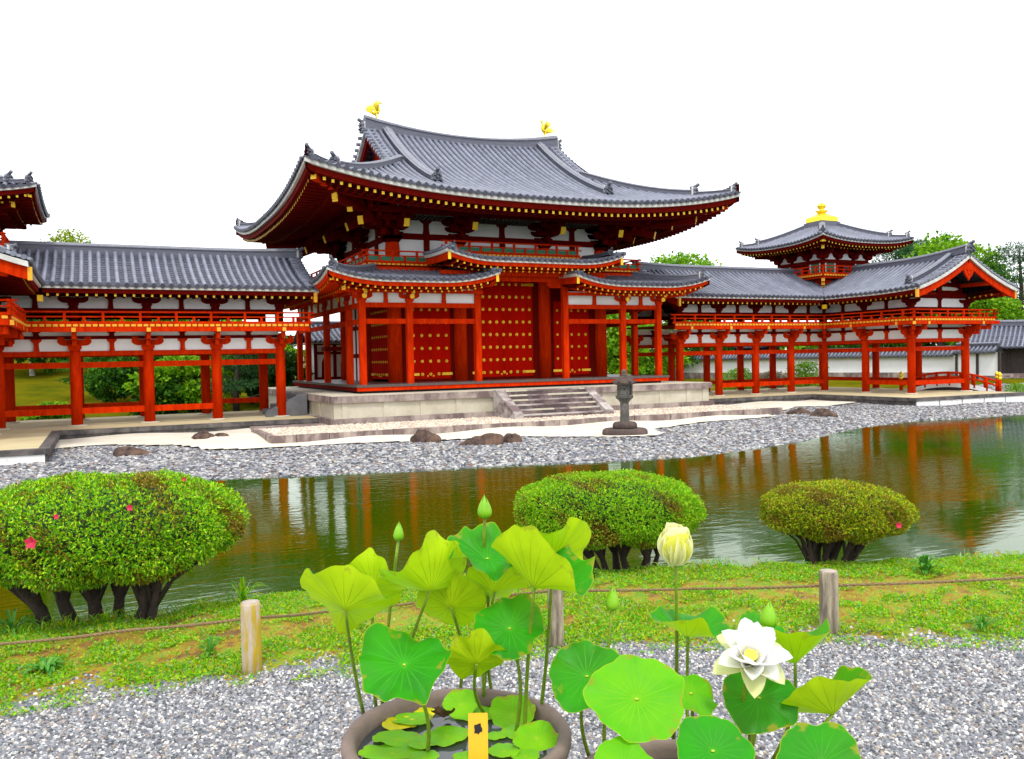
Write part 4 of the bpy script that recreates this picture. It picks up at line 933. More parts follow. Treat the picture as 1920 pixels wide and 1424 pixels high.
# white raked sand in front of the hall, edged pebble bed against the podium
def inpoly(P, X, Y):
    r = np.zeros(X.shape, bool); n_ = len(P); j = n_-1
    for i in range(n_):
        xi, yi = P[i]; xj, yj = P[j]
        c = ((yi > Y) != (yj > Y)) & (X < (xj-xi)*(Y-yi)/((yj-yi) or 1e-9)+xi); r ^= c; j = i
    return r
SAND = [(-10.95, -3.29), (-9.31, -3.3), (-7.49, -4.2), (-6.74, -6.6), (-5.75, -7.1), (-4.54, -7.15), (-2.94, -7.3), (-.54, -7.7), (2.66, -8.9), (4.3, -9.75), (4.9, -10.8), (5.6, -11.25), (6.4, -11.1), (7.1, -10.5), (7.5, -9.3), (8.4, -8.5), (9.83, -7.9), (15.3, -7.0), (15.6, -6.0), (19.5, -3.5), (24.9, -2.9), (24.9, .5), (-10.95, .5)]
sx_, sy_ = np.meshgrid(np.arange(-11.2, 25.4, .2), np.arange(-11.6, .8, .2)); ins = inpoly(SAND, sx_, sy_)
sid = np.arange(sx_.size).reshape(sx_.shape); k4 = ins[:-1, :-1] & ins[:-1, 1:] & ins[1:, 1:] & ins[1:, :-1]
sq = np.stack([sid[:-1, :-1], sid[:-1, 1:], sid[1:, 1:], sid[1:, :-1]], -1)[k4]
SANDM = mat('white_raked_sand', (.77, .73, .62), (.64, .59, .47), .9, 1.2, .25, bscale=60)
raw_mesh('sand_path', np.stack([sx_.ravel(), sy_.ravel(), ground_z(sx_, sy_).ravel()+.05], 1), sq, SANDM, smooth=True)['kind'] = 'structure'
ED = [(-4.5, -1.6), (-4.6, -5.5), (3.07, -5.5), (10.71, -5.55), (16.6, -5.55), (16.6, -1.6)]
BED = thing('edged_pebble_bed', 'pale tan pebble bed with cut stone edging along the foot of the hall podium', 'pebble bed', (6, -3.5, -1.5))
mb = MB(); mb.box(-4.45, -5.4, -1.6, 16.45, -.2, -1.42); mb.build('bed', STAIN, BED)
x = -4.6; i = 0
while x < 16.5:
    L = .72+.5*random.random(); mb = MB(); zz = -1.395+.02*random.random(); mb.box(x, -5.56-.03*random.random(), -1.66, min(x+L-.02, 16.6), -5.38, zz); mb.build('edging_stone', STAIN, BED); x += L
y = -5.37
while y < -1.7:
    L = .6+.5*random.random(); mb = MB(); mb.box(-4.62, y, -1.66, -4.44, min(y+L-.02, -1.6), -1.39); mb.build('edging_stone', STAIN, BED); y += L
# ---- pebbles and gravel as real stones
def stones(name, pos, size, flat, ramp_stops, parent=None, kind='stuff', rough=.75):
    k = len(pos); seg = 6
    ang = np.arange(seg)*2*pi/seg
    base = np.concatenate([np.stack([np.cos(ang), np.sin(ang), np.zeros(seg)], 1), np.stack([np.cos(ang+.5)*.55, np.sin(ang+.5)*.55, np.full(seg, .8)], 1), [[0, 0, 1.]]])
    f = [(i, (i+1) % seg, (i+1) % seg+seg) for i in range(seg)]+[(i, (i+1) % seg+seg, i+seg) for i in range(seg)]+[(i+seg, (i+1) % seg+seg, 2*seg) for i in range(seg)]
    f = np.array(f); nb = len(base)
    sc = size*RNG.uniform(.6, 1.35, (k, 1)); asp = RNG.uniform(.62, 1., (k, 1)); rot = RNG.uniform(0, 2*pi, k); h = sc*flat*RNG.uniform(.7, 1.4, (k, 1))
    jit = RNG.uniform(.8, 1.2, (k, nb))
    bx = base[None, :, 0]*sc*jit; by = base[None, :, 1]*sc*asp*jit; bz = base[None, :, 2]*h
    tx, ty = RNG.normal(0, .16, (2, k, 1)); bz = bz+bx*tx+by*ty
    c, s = np.cos(rot)[:, None], np.sin(rot)[:, None]
    V = np.stack([bx*c-by*s, bx*s+by*c, bz], -1)+pos[:, None, :]
    F = (f[None]+(np.arange(k)*nb)[:, None, None]).reshape(-1, 3)
    m = bpy.data.materials.new(name+'_stone'); m.use_nodes = True; n, l = m.node_tree.nodes, m.node_tree.links
    g = n.new('ShaderNodeNewGeometry'); r = ramp(n, ramp_stops); r.color_ramp.interpolation = 'CONSTANT'
    l.new(g.outputs['Random Per Island'], r.inputs[0]); l.new(r.outputs[0], n['Principled BSDF'].inputs['Base Color']); n['Principled BSDF'].inputs['Roughness'].default_value = rough
    o = raw_mesh(name, V.reshape(-1, 3), F, m, parent, smooth=False)
    if kind: o['kind'] = kind
    return o
def in_view(X, Y, Z, mx=.30):
    d = np.stack([X-CAM.x, Y-CAM.y, Z-CAM.z], -1); dep = d@np.array(_f); u = d@np.array(_r)/np.maximum(dep, .01)*FPX+960; v = 712-d@np.array(_u)/np.maximum(dep, .01)*FPX
    return (dep > .3) & (u > -1920*mx) & (u < 1920*(1+mx)) & (v > -100) & (v < 1424*(1+mx))
GREY = [(0, (.06, .065, .078)), (.14, (.12, .125, .145)), (.32, (.19, .195, .22)), (.50, (.27, .275, .295)), (.64, (.37, .37, .375)), (.78, (.46, .45, .42)), (.86, (.28, .23, .18)), (.92, (.58, .57, .54)), (.97, (.22, .14, .11))]
N = 360000
X = RNG.uniform(-16, 48, N); Y = RNG.uniform(-15.5, 2.5, N); D = shore_d(X, Y); Z = ground_z(X, Y)
out = (D > -.45) & in_view(X, Y, Z) & ~inpoly(SAND, X, Y) & ~((X > -4.7) & (X < 16.7) & (Y > -5.6)) & ~((X < CX-17.9) & (Y > -6.6)) & ~((X > CX+17.9) & (X < CX+24.75) & (Y > -6.6))
X, Y, Z = X[out], Y[out], Z[out]
stones('pebble_beach', np.stack([X, Y, Z-.01], 1), .078, .5, GREY)
N = 16000
X = RNG.uniform(-4.4, 16.4, N); Y = RNG.uniform(-5.36, -1.85, N)
stones('bed_pebble_cover', np.stack([X, Y, np.full(N, -1.425)], 1), .055, .5, [(0, (.62, .50, .38)), (.25, (.74, .64, .50)), (.5, (.56, .44, .35)), (.7, (.80, .74, .62)), (.9, (.44, .34, .30))], BED)
# ---- near bank: gravel path, grassy strip, slope into the pond
GPX = [(-400, 1420), (0, 1330), (230, 1290), (460, 1262), (700, 1245), (1040, 1212), (1300, 1203), (1555, 1192), (1750, 1194), (1920, 1200), (2400, 1200)]
EPX = [(-400, 1225), (0, 1185), (300, 1155), (560, 1112), (960, 1077), (1400, 1062), (1920, 1047), (2400, 1035)]
G2 = np.array([pickz(x, y, -.67)[:2] for x, y in GPX]); E2 = np.array([pickz(x, y, -.70)[:2] for x, y in EPX])
rx = np.array([_r0.x, _r0.y]); fx = np.array([sin(YAW), cos(YAW)]); C2 = np.array([CAM.x, CAM.y])
def su(P): q = P-C2; return q@rx, q@fx                      # bank coordinates: s sideways, t away from the camera
gs, gt = su(G2); es, et = su(E2)
def edges(s): 
    g = np.interp(s, gs, gt); e = np.interp(s, es, et)
    return g, e
def bank_pt(s, t): return C2+np.multiply.outer(s, rx)+np.multiply.outer(t, fx) if np.ndim(s) == 0 else C2+s[:, None]*rx+t[:, None]*fx
def bank_z(s, t):
    g, e = edges(s); f = (t-g)/(e-g)
    z = np.where(f < 0, -.67, -.67+.05*np.sin(np.clip(f, 0, 1)*pi)-.03*np.clip(f, 0, 1))
    z = z+(.012*np.sin(7*s)*np.cos(5*t)+.010*np.sin(13*s+4*t))*smooth(0, .2, f)
    z = np.where(f > 1, z-.62*np.clip(t-e, 0, 5), z)
    return np.maximum(z, -2.6)
ss = np.concatenate([np.linspace(-60, -8, 27), np.arange(-7.9, 8, .08), np.linspace(8.1, 60, 27)])
tt = np.concatenate([np.linspace(-40, .9, 20), np.arange(1., 8.6, .06), np.linspace(8.7, 14, 12)])
S2, T2 = np.meshgrid(ss, tt); PT = bank_pt(S2.ravel(), T2.ravel()); PZ = bank_z(S2.ravel(), T2.ravel())
bi = np.arange(S2.size).reshape(S2.shape); bq = np.stack([bi[:-1, :-1], bi[:-1, 1:], bi[1:, 1:], bi[1:, :-1]], -1).reshape(-1, 4)
g_, e_ = edges(S2.ravel()); wob = .05*np.sin(S2.ravel()*5)+.04*np.sin(S2.ravel()*11+1)+.03*np.sin(S2.ravel()*23)
isg = (T2.ravel() > g_+wob)[bq].mean(1) > .5
BANKM = bpy.data.materials.new('mossy_bank'); BANKM.use_nodes = True; n, l = BANKM.node_tree.nodes, BANKM.node_tree.links
t = n.new('ShaderNodeTexCoord'); z1 = n.new('ShaderNodeTexNoise'); z1.inputs['Scale'].default_value = 5.5; z1.inputs['Detail'].default_value = 10; z1.inputs['Roughness'].default_value = .78; l.new(t.outputs['Object'], z1.inputs['Vector'])
r = ramp(n, [(.34, (.10, .055, .025)), (.42, (.20, .10, .02)), (.48, (.30, .18, .008)), (.53, (.22, .26, .006)), (.62, (.10, .23, .006))]); l.new(z1.outputs['Fac'], r.inputs[0]); l.new(r.outputs[0], n['Principled BSDF'].inputs['Base Color']); n['Principled BSDF'].inputs['Roughness'].default_value = .95
z2 = n.new('ShaderNodeTexNoise'); z2.inputs['Scale'].default_value = 40; z2.inputs['Detail'].default_value = 5; l.new(t.outputs['Object'], z2.inputs['Vector']); bp = n.new('ShaderNodeBump'); bp.inputs['Strength'].default_value = .8; bp.inputs['Distance'].default_value = .02; l.new(z2.outputs['Fac'], bp.inputs['Height']); l.new(bp.outputs[0], n['Principled BSDF'].inputs['Normal'])
PATHM = mat('gravel_bed', (.26, .26, .29), (.15, .15, .175), .9, 60, .5)
o = raw_mesh('bank_ground', np.concatenate([PT, PZ[:, None]], 1), bq, [PATHM, BANKM], smooth=True, midx=isg.astype(int)); o['kind'] = 'structure'
N = 250000
T_ = np.sqrt(RNG.uniform(1.5**2, 6.2**2, N)); S_ = RNG.uniform(-.95, .95, N)*T_
g_, e_ = edges(S_); w_ = .05*np.sin(S_*5)+.04*np.sin(S_*11+1)+.03*np.sin(S_*23)
P_ = bank_pt(S_, T_); Zg = bank_z(S_, T_)
kp = (T_ < g_+w_+RNG.normal(0, .10, N)) & in_view(P_[:, 0], P_[:, 1], Zg)
stones('path_gravel', np.concatenate([P_[kp], Zg[kp, None]-.002], 1), .0098, .75, [(0, (.085, .09, .10)), (.16, (.15, .16, .18)), (.36, (.25, .26, .28)), (.56, (.37, .375, .39)), (.70, (.53, .52, .50)), (.78, (.42, .37, .30)), (.84, (.68, .67, .64)), (.94, (.26, .21, .18))])
# ---- leaves and blades
def leafmat(name, stops, trans=.35, rough=.5, spec=.4):
    m = bpy.data.materials.new(name); m.use_nodes = True; n, l = m.node_tree.nodes, m.node_tree.links
    g = n.new('ShaderNodeNewGeometry'); r = ramp(n, stops); l.new(g.outputs['Random Per Island'], r.inputs[0])
    b = n['Principled BSDF']; l.new(r.outputs[0], b.inputs['Base Color']); b.inputs['Roughness'].default_value = rough; b.inputs['Specular IOR Level'].default_value = spec
    tr = n.new('ShaderNodeBsdfTranslucent'); l.new(r.outputs[0], tr.inputs['Color']); ms = n.new('ShaderNodeMixShader'); ms.inputs[0].default_value = trans
    l.new(b.outputs[0], ms.inputs[1]); l.new(tr.outputs[0], ms.inputs[2]); l.new(ms.outputs[0], n['Material Output'].inputs[0])
    return m
def leaf_cloud(pos, nrm, length, width, fold=.25, droop=0., lvar=.35):
    """Four-cornered folded leaves at pos, growing along nrm (k,3); returns verts, quads."""
    k = len(pos); d = nrm/np.maximum(np.linalg.norm(nrm, axis=1, keepdims=True), 1e-6)
    a = RNG.normal(size=(k, 3)); s = np.cross(d, a); s /= np.maximum(np.linalg.norm(s, axis=1, keepdims=True), 1e-6); u = np.cross(s, d)
    L = (length*RNG.uniform(1-lvar, 1+lvar, k))[:, None]; W = (width*RNG.uniform(1-lvar, 1+lvar, k))[:, None]
    tip = pos+d*L; tip[:, 2] -= droop*L[:, 0]
    mid = pos+d*L*.5
    V = np.stack([pos, mid+s*W/2+u*W*fold, tip, mid-s*W/2+u*W*fold], 1).reshape(-1, 3)
    return V, np.arange(k*4).reshape(k, 4)
GRASSM = leafmat('bank_grass', [(0, (.06, .30, .005)), (.25, (.14, .50, .006)), (.5, (.30, .66, .006)), (.76, (.52, .62, .008)), (.88, (.50, .34, .015)), (.95, (.36, .50, .24))], .4)
def nz2(X, Y, sc, seed):                                    # cheap value noise
    r = np.random.default_rng(seed); s = 0
    for o in range(3):
        p = r.uniform(0, 6.28, 6); q = r.uniform(-1, 1, (6, 2))*sc*(2**o)
        s = s+sum(np.sin(X*q[i, 0]+Y*q[i, 1]+p[i]) for i in range(6))/(6*1.6**o)
    return s
N = 720000
T_ = RNG.uniform(3.2, 8.4, N); S_ = RNG.uniform(-.92, .92, N)*T_
g_, e_ = edges(S_); f_ = (T_-g_)/(e_-g_)
dens = (nz2(S_, T_, 8, 5)*1.2+nz2(S_, T_, 22, 6)*1.0)*1.5+.05+2.0*smooth(.60, .80, f_)+1.0*smooth(.30, .05, np.abs(f_-.08))
kp = (f_ > -.12) & (f_ < 1.14) & (RNG.uniform(0, 1, N) < np.clip(dens, .05, 1)*np.where(f_ < 0, .25, 1)); S_, T_, f_ = S_[kp], T_[kp], f_[kp]
P_ = np.concatenate([bank_pt(S_, T_), bank_z(S_, T_)[:, None]], 1)
nr = RNG.normal(0, 1, (len(P_), 3)); nr[:, 2] = np.abs(nr[:, 2])*.8+.5
half = RNG.uniform(0, 1, len(P_)) < .5
V1, F1 = leaf_cloud(P_[half], nr[half], .036, .005, .1, .1); V2, F2 = leaf_cloud(P_[~half]+np.array([0, 0, .012]), nr[~half]*np.array([1, 1, .5]), .020, .013, .12, .2)
fr = (f_ > .84) & (f_ < 1.10) & (nz2(S_, T_, 3.1, 9) > -.05) & (RNG.uniform(0, 1, len(f_)) < .16)
n3 = RNG.normal(0, 1, (fr.sum(), 3)); n3[:, 2] = np.abs(n3[:, 2])*.7+1.1; V3, F3 = leaf_cloud(P_[fr], n3, .105, .006, .1, .35, .5)
raw_mesh('grass', np.concatenate([V1, V2, V3]), np.concatenate([F1, F2+len(V1), F3+len(V1)+len(V2)]), GRASSM)['kind'] = 'stuff'
def weed(name, px, py, label, n, L, W, seed, z=None, up=.5, mt=GRASSM, cat='weed', group=None):
    p = pickz(px, py, -.66); s, t = su(np.array(p[:2])); p.z = float(bank_z(np.array([s]), np.array([t]))[0])
    r = np.random.default_rng(seed); T = thing(name, label, cat, p, group); vs = MB()
    for i in range(n):
        a = r.uniform(0, 6.28); el = up*r.uniform(.4, 1.6); l_ = L*r.uniform(.6, 1.2); h = Vector((cos(a), sin(a), 0)); sd = Vector((-sin(a), cos(a), 0))
        pts = [p+h*(l_*f*cos(el))+Vector((0, 0, l_*(f*sin(el)+.25*sin(f*2.6)-.35*f*f))) for f in (0, .3, .6, .85, 1)]
        ww = [.25*W, .8*W, W, .7*W, .02*W]; v = []
        for q, w_ in zip(pts, ww): v += [q+sd*w_/2+Vector((0, 0, w_*.2)), q, q-sd*w_/2+Vector((0, 0, w_*.2))]
        vs.add(v, [f for j in range(4) for f in ((3*j, 3*j+1, 3*j+4, 3*j+3), (3*j+1, 3*j+2, 3*j+5, 3*j+4))])
    vs.build('foliage', mt, T, recalc=False); return T
WEED = leafmat('weed_leaf', [(0, (.05, .24, .02)), (.5, (.08, .32, .03)), (1, (.16, .40, .04))], .3)
weed('weed_plant', 85, 1262, 'broad-leaved rosette weed on the bank, near the left edge', 22, .12, .028, 1, mt=WEED)
weed('weed_plant', 395, 1232, 'pointed-leaf weed just left of the leftmost fence post', 12, .13, .02, 2, up=.8, mt=WEED)
weed('weed_plant', 22, 1178, 'long bladed clump at the pond edge beside the large shrub, at the left border', 16, .20, .022, 3, up=.7, mt=WEED)
weed('weed_plant', 1735, 1080, 'bushy light green weed on the bank right of the third shrub', 40, .16, .03, 4, up=1.1, mt=WEED)
weed('grass_tuft', 200, 1172, 'small grass tuft in front of the large shrub trunk', 26, .13, .008, 5, up=1., cat='grass tuft')
weed('grass_tuft', 455, 1125, 'tall grass tuft at the pond edge behind the leftmost fence post', 60, .20, .009, 6, up=1.1, cat='grass tuft')
weed('weed_plant', 1105, 1085, 'leafy weed under the middle shrub beside the lotus leaves', 30, .12, .03, 8, up=.9, mt=WEED)
weed('weed_plant', 1420, 1193, 'ragged ground weed at the foot of the right fence post', 26, .10, .024, 9, up=.6, mt=WEED)
weed('weed_plant', 1840, 1182, 'spreading grassy weed on the gravel edge at the right border', 30, .13, .012, 10, up=.8, mt=WEED)
# ---- fence posts and rope
POST = mat('weathered_log', (.42, .36, .24), (.15, .12, .09), .85, 2.6, .6, stretch=(8, 8, 1.1), contrast=(.40, .60))
POSTY = mat('yellowed_log', (.46, .32, .02), (.50, .42, .34), .85, 2.6, .5, stretch=(7, 7, 1.0), contrast=(.42, .56))
END = mat('cut_log_end', (.48, .42, .34), (.3, .25, .2), .9, 12, .4)
ROPE = mat('palm_rope', (.36, .25, .11), (.20, .13, .06), .9, 90, .6)
posts = []
for px, yb, yt, wd, lab, mt in ((473, 1258, 1128, 37, 'yellowish round wooden post with pale cut top, leftmost of the rope fence', POSTY), (1043, 1212, 1093, 30, 'grey wooden post partly hidden behind the tall lotus leaves', POST), (1555, 1188, 1070, 35, 'grey weathered wooden post standing right of the white lotus flower', POST)):
    p = pickz(px, yb, -.67); dep = (p-CAM).dot(_f); h = (yb-yt)*dep/FPX; r = wd*dep/FPX/2
    T = thing('fence_post', lab, 'fence post', p, 'posts of the rope fence')
    m_ = MB(); m_.lathe(p, [(r*1.02, -.15), (r, h*.3), (r*1.0, h*.7), (r*.98, h-.012), (r*.92, h)], 20); m_.build('shaft', mt, T)
    m_ = MB(); m_.lathe(p, [(r*.92, h), (r*.8, h+.002), (r*.2, h+.004)], 20); m_.build('cut_end', END, T); posts.append((p, r, h))
mb = MB()
z_ = lambda i, px, py: pick(px, py, (posts[i][0]-CAM).dot(_f))
A = [z_(0, -1500, 1372), z_(0, -260, 1236), z_(0, 0, 1208), z_(0, 240, 1182), z_(0, 473, 1159), pick(620, 1146, 5.2), pick(850, 1122, 5.6), z_(1, 1043, 1107), pick(1300, 1104, 5.5), z_(2, 1555, 1098), z_(2, 1920, 1083), z_(2, 2300, 1068), z_(2, 4200, 1000)]
pts = []
for i in range(len(A)-1):
    for k in range(60): pts.append(A[i].lerp(A[i+1], k/60)-Vector((0, 0, .006*sin(pi*k/60))))
for ph in range(3):
    q = []
    for i, p in enumerate(pts):
        a = i*.9+ph*2.094; q.append(p+_u0*(.0042*sin(a))+Vector((_f.x, _f.y, 0))*(.0042*cos(a)))
    mb.tube(q, .0048, 6)
tag(mb.build('fence_rope', ROPE), 'twisted brown palm rope strung between the low wooden posts', 'rope')
# ---- clipped azaleas
AZ = lambda a: leafmat('azalea_leaf', a, .3)
AZ1 = AZ([(0, (.05, .22, .005)), (.2, (.11, .40, .005)), (.45, (.24, .58, .005)), (.7, (.46, .76, .006)), (.86, (.56, .78, .008)), (.92, (.16, .09, .02)), (1, (.22, .10, .02))])
AZ2 = AZ([(0, (.07, .26, .005)), (.25, (.15, .46, .005)), (.55, (.30, .64, .005)), (.82, (.50, .76, .006)), (.93, (.48, .60, .01)), (1, (.18, .09, .02))])
AZ3 = AZ([(0, (.06, .14, .005)), (.22, (.16, .30, .006)), (.5, (.44, .60, .006)), (.76, (.60, .64, .008)), (.87, (.34, .16, .015)), (1, (.42, .18, .02))])
BARK = mat('azalea_bark', (.055, .036, .024), (.022, .015, .011), .9, 12, .7)
CORE = mat('shrub_core', (.016, .045, .003), (.008, .018, .002), .95, 20, .8)  # dark green of the solid core, painted as the shrub's shaded inside
PINK = mat('pink_azalea_flower', (.80, .03, .11), (.66, .02, .07), .6, 9, trans=.3)
AZB = AZ([(0, (.10, .10, .008)), (.35, (.24, .18, .01)), (.6, (.34, .22, .012)), (.8, (.20, .09, .015)), (1, (.40, .42, .01))])
def shrub(px0, px1, pyt, pyb, basepx, basepy, mt, label, n, L, seed, stems, flowers, sq=2.35, depthk=1.15, spread=.34, mt2=AZB, brown=.3):
    b = pickz(basepx, basepy, -.72); dep = (b-CAM).dot(_f)+.1; c = pick((px0+px1)/2, (pyt+pyb)/2, dep); A_ = (px1-px0)/2*dep/FPX-L*.75; H_ = (pyb-pyt)/2*dep/FPX-L*.5; B_ = A_/depthk
    r = np.random.default_rng(seed); T = thing('azalea_shrub', label, 'shrub', b, 'clipped azaleas on the bank')
    rxv = np.array(_r0); fv = np.array([sin(YAW), cos(YAW), 0]); zv = np.array([0, 0, 1.])
    d = r.normal(size=(n, 3)); d /= np.linalg.norm(d, axis=1, keepdims=True)
    kk = (np.abs(d)**sq).sum(1)**(-1/sq); lump = 1+.03*np.sin(d[:, 0]*9+seed)*np.cos(d[:, 2]*7)+.025*np.sin(d[:, 1]*13+d[:, 0]*8)
    q = d*kk[:, None]*lump[:, None]*r.uniform(.90, 1.015, n)[:, None]
    q[:, 2] = np.where(q[:, 2] < 0, q[:, 2]*(.75+.25*np.abs(np.sin(d[:, 0]*6+seed))), q[:, 2])
    P = np.array(c)+q[:, :1]*A_*rxv+q[:, 1:2]*B_*fv+q[:, 2:3]*H_*zv
    nn = d[:, :1]/A_*rxv+d[:, 1:2]/B_*fv+d[:, 2:3]/H_*zv; nn /= np.linalg.norm(nn, axis=1, keepdims=True); nn = nn+r.normal(0, .55, (n, 3))+np.array([0, 0, .35])
    spr = r.uniform(0, 1, n) < .05; P[spr] += nn[spr]/np.linalg.norm(nn[spr], axis=1, keepdims=True)*L*.7      # sprigs past the clipped skin
    P3 = np.repeat(P, 3, 0); N3 = np.repeat(nn, 3, 0)+r.normal(0, .7, (3*n, 3))
    V, F = leaf_cloud(P3, N3, L, L*.42, .2, .1)
    w3 = (P3-np.array(c))/A_; pat = np.sin(w3[:, 0]*9+seed)+np.sin(w3[:, 2]*11+w3[:, 0]*5+2*seed)+np.sin(w3[:, 1]*10-w3[:, 2]*6)+.9*np.sin(w3[:, 0]*23+w3[:, 2]*19)+r.normal(0, .9, 3*n)
    raw_mesh('foliage', V, F, [mt, mt2], T, midx=(pat > 1.75-brown).astype(int))
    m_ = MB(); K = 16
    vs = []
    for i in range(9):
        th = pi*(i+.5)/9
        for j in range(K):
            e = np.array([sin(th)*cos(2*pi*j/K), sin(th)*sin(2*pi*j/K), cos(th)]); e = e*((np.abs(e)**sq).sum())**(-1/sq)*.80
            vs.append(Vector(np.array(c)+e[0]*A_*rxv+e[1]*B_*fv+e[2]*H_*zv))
    m_.add(vs, [(i*K+j, i*K+(j+1) % K, (i+1)*K+(j+1) % K, (i+1)*K+j) for i in range(8) for j in range(K)]+[tuple(range(K)), tuple(range(8*K, 9*K))], 0, True); m_.build('dark_core', CORE, T)  # solid dark core added behind the leaf shell
    for i in range(stems):
        a = (i+.5)/stems*2-1; o = r.uniform(-.35, .35)
        p0 = Vector(b)+Vector(rxv)*(a*A_*spread)+Vector(fv)*(o*.3)-Vector((0, 0, .12)); p3 = Vector(c)+Vector(rxv)*(a*A_*.66)+Vector(fv)*(o*B_)-Vector((0, 0, H_*.45))
        m1 = p0.lerp(p3, .4)+Vector(rxv)*r.uniform(-.06, .06)+Vector((0, 0, .02)); R_ = .030*A_*r.uniform(.8, 1.6)
        m_ = MB(); m_.tube([p0, p0.lerp(m1, .5)+Vector(rxv)*r.uniform(-.02, .02), m1, p3], [R_*1.7, R_*1.2, R_, R_*.6], 9)
        for s_ in (-1, 1): m_.tube([m1, m1.lerp(p3, .5)+Vector(rxv)*(s_*.09*A_)+Vector((0, 0, .02)), p3+Vector(rxv)*(s_*.28*A_)], [R_*.7, R_*.55, R_*.4], 7)
        m_.build('trunk', BARK, T)
    for fx_, fy_, s_ in flowers:
        # front surface point: march along the view ray to the shrub's skin
        best = None
        for q_ in np.arange(dep-1.4*B_, dep+.4, .01):
            w_ = np.array(pick(fx_, fy_, q_))-np.array(c); e = np.array([w_@rxv/A_, w_@fv/B_, w_[2]/H_])
            if (np.abs(e)**sq).sum() < 1.08: best = q_; break
        p = pick(fx_, fy_, best if best else dep)-_f*.02; m_ = MB(); R_ = s_*dep/FPX
        for k in range(5):
            a = 2*pi*k/5+.3; o_ = -_f*.5+_r*cos(a)+_u*sin(a); sd = (-_r*sin(a)+_u*cos(a))
            m_.add([p, p+o_*R_*.6+sd*R_*.42, p+o_*R_*1.05, p+o_*R_*.6-sd*R_*.42], [(0, 1, 2, 3)])
        m_.build('flower', PINK, T, recalc=False)
    return T
shrub(-70, 448, 893, 1088, 200, 1170, AZ1, 'largest clipped azalea with dark forked trunks, at the left edge of the bank', 30000, .024, 11, 9, [(64, 1016, 11), (247, 951, 6), (110, 968, 5), (348, 898, 5)], spread=.36)
shrub(965, 1313, 888, 1022, 1165, 1066, AZ2, 'bright green clipped azalea dome behind the pointed lotus buds, in the middle', 32000, .0185, 12, 7, [], depthk=1.2, spread=.40)
shrub(1432, 1700, 906, 1010, 1540, 1060, AZ3, 'yellowish brown-tinged clipped azalea with one pink flower, right of the other two', 28000, .0185, 13, 12, [(1682, 984, 6)], depthk=1.1, spread=.20, brown=.45)
# ------------------------------------------------------------------ stone lantern, rocks
LP = Vector((5.86, -9.86, float(ground_z(5.86, -9.86))+.04)); k_ = .98
LN = thing('stone_lantern', 'old grey stone lantern on round brown base stones, standing on the white sand', 'stone lantern', LP)
m_ = MB(); r_ = np.random.default_rng(3)
m_.lathe(LP, [(.70, -.1), (.74, .05), (.73, .14), (.66, .19), (.3, .20)], 26); m_.build('base_stone', BSTONE, LN)
m_ = MB(); m_.lathe(LP, [(.36, .18), (.40, .24), (.39, .34), (.34, .40), (.2, .42)], 22); m_.build('base_stone', BSTONE, LN)
m_ = MB(); m_.lathe(LP, [(.16, .40), (.155, .42), (.145, .62), (.15, .64), (.15, .70), (.145, .72), (.14, 1.08)], 18); m_.build('shaft', LSTONE, LN)
m_ = MB(); m_.lathe(LP, [(.15, 1.05), (.20, 1.12), (.28, 1.18), (.29, 1.26), (.22, 1.28)], 6, rot=.5, smooth=False); m_.build('middle_platform', LSTONE, LN)
hexp = [(cos(.5+i*pi/3), sin(.5+i*pi/3)) for i in range(6)]
m_ = MB()
for i in range(6):
    x, y = hexp[i]; x2, y2 = hexp[(i+1) % 6]; R = .235; a = Vector((LP.x+x*R, LP.y+y*R, 0)); b = Vector((LP.x+x2*R, LP.y+y2*R, 0))
    z0, z1 = LP.z+1.28, LP.z+1.62
    if i == 4:
        m_.add([(a.x, a.y, z0), (b.x, b.y, z0), (b.x, b.y, z1), (a.x, a.y, z1)], [(0, 1, 2, 3)], 1)
        for q in (a, b): m_.bar((q.x, q.y, z0), (q.x, q.y, z1), .05, .05)
        continue
    m_.add([(a.x, a.y, z0), (b.x, b.y, z0), (b.x, b.y, z1), (a.x, a.y, z1)], [(0, 1, 2, 3)], 0)
    c = (a+b)/2; n = Vector((c.x-LP.x, c.y-LP.y, 0)).normalized(); c.z = (z0+z1)/2+.02; m_.cyl(c-n*.01, c+n*.004, .038, seg=10, m=1)
m_.build('fire_box', [LSTONE, BLACK], LN)
m_ = MB(); m_.lathe(LP, [(.22, 1.60), (.36, 1.63), (.37, 1.68), (.30, 1.76), (.18, 1.86), (.11, 1.90)], 6, rot=.5, smooth=False)
for x, y in hexp: m_.tube([LP+Vector((x*.24, y*.24, 1.72)), LP+Vector((x*.35, y*.35, 1.69)), LP+Vector((x*.40, y*.40, 1.745))], [.035, .04, .035], 6)
m_.build('roof', BSTONE, LN)
m_ = MB(); m_.lathe(LP, [(.10, 1.88), (.11, 1.93), (.06, 1.95), (.085, 2.01), (.08, 2.06), (.03, 2.11)], 12); m_.build('finial', LSTONE, LN)
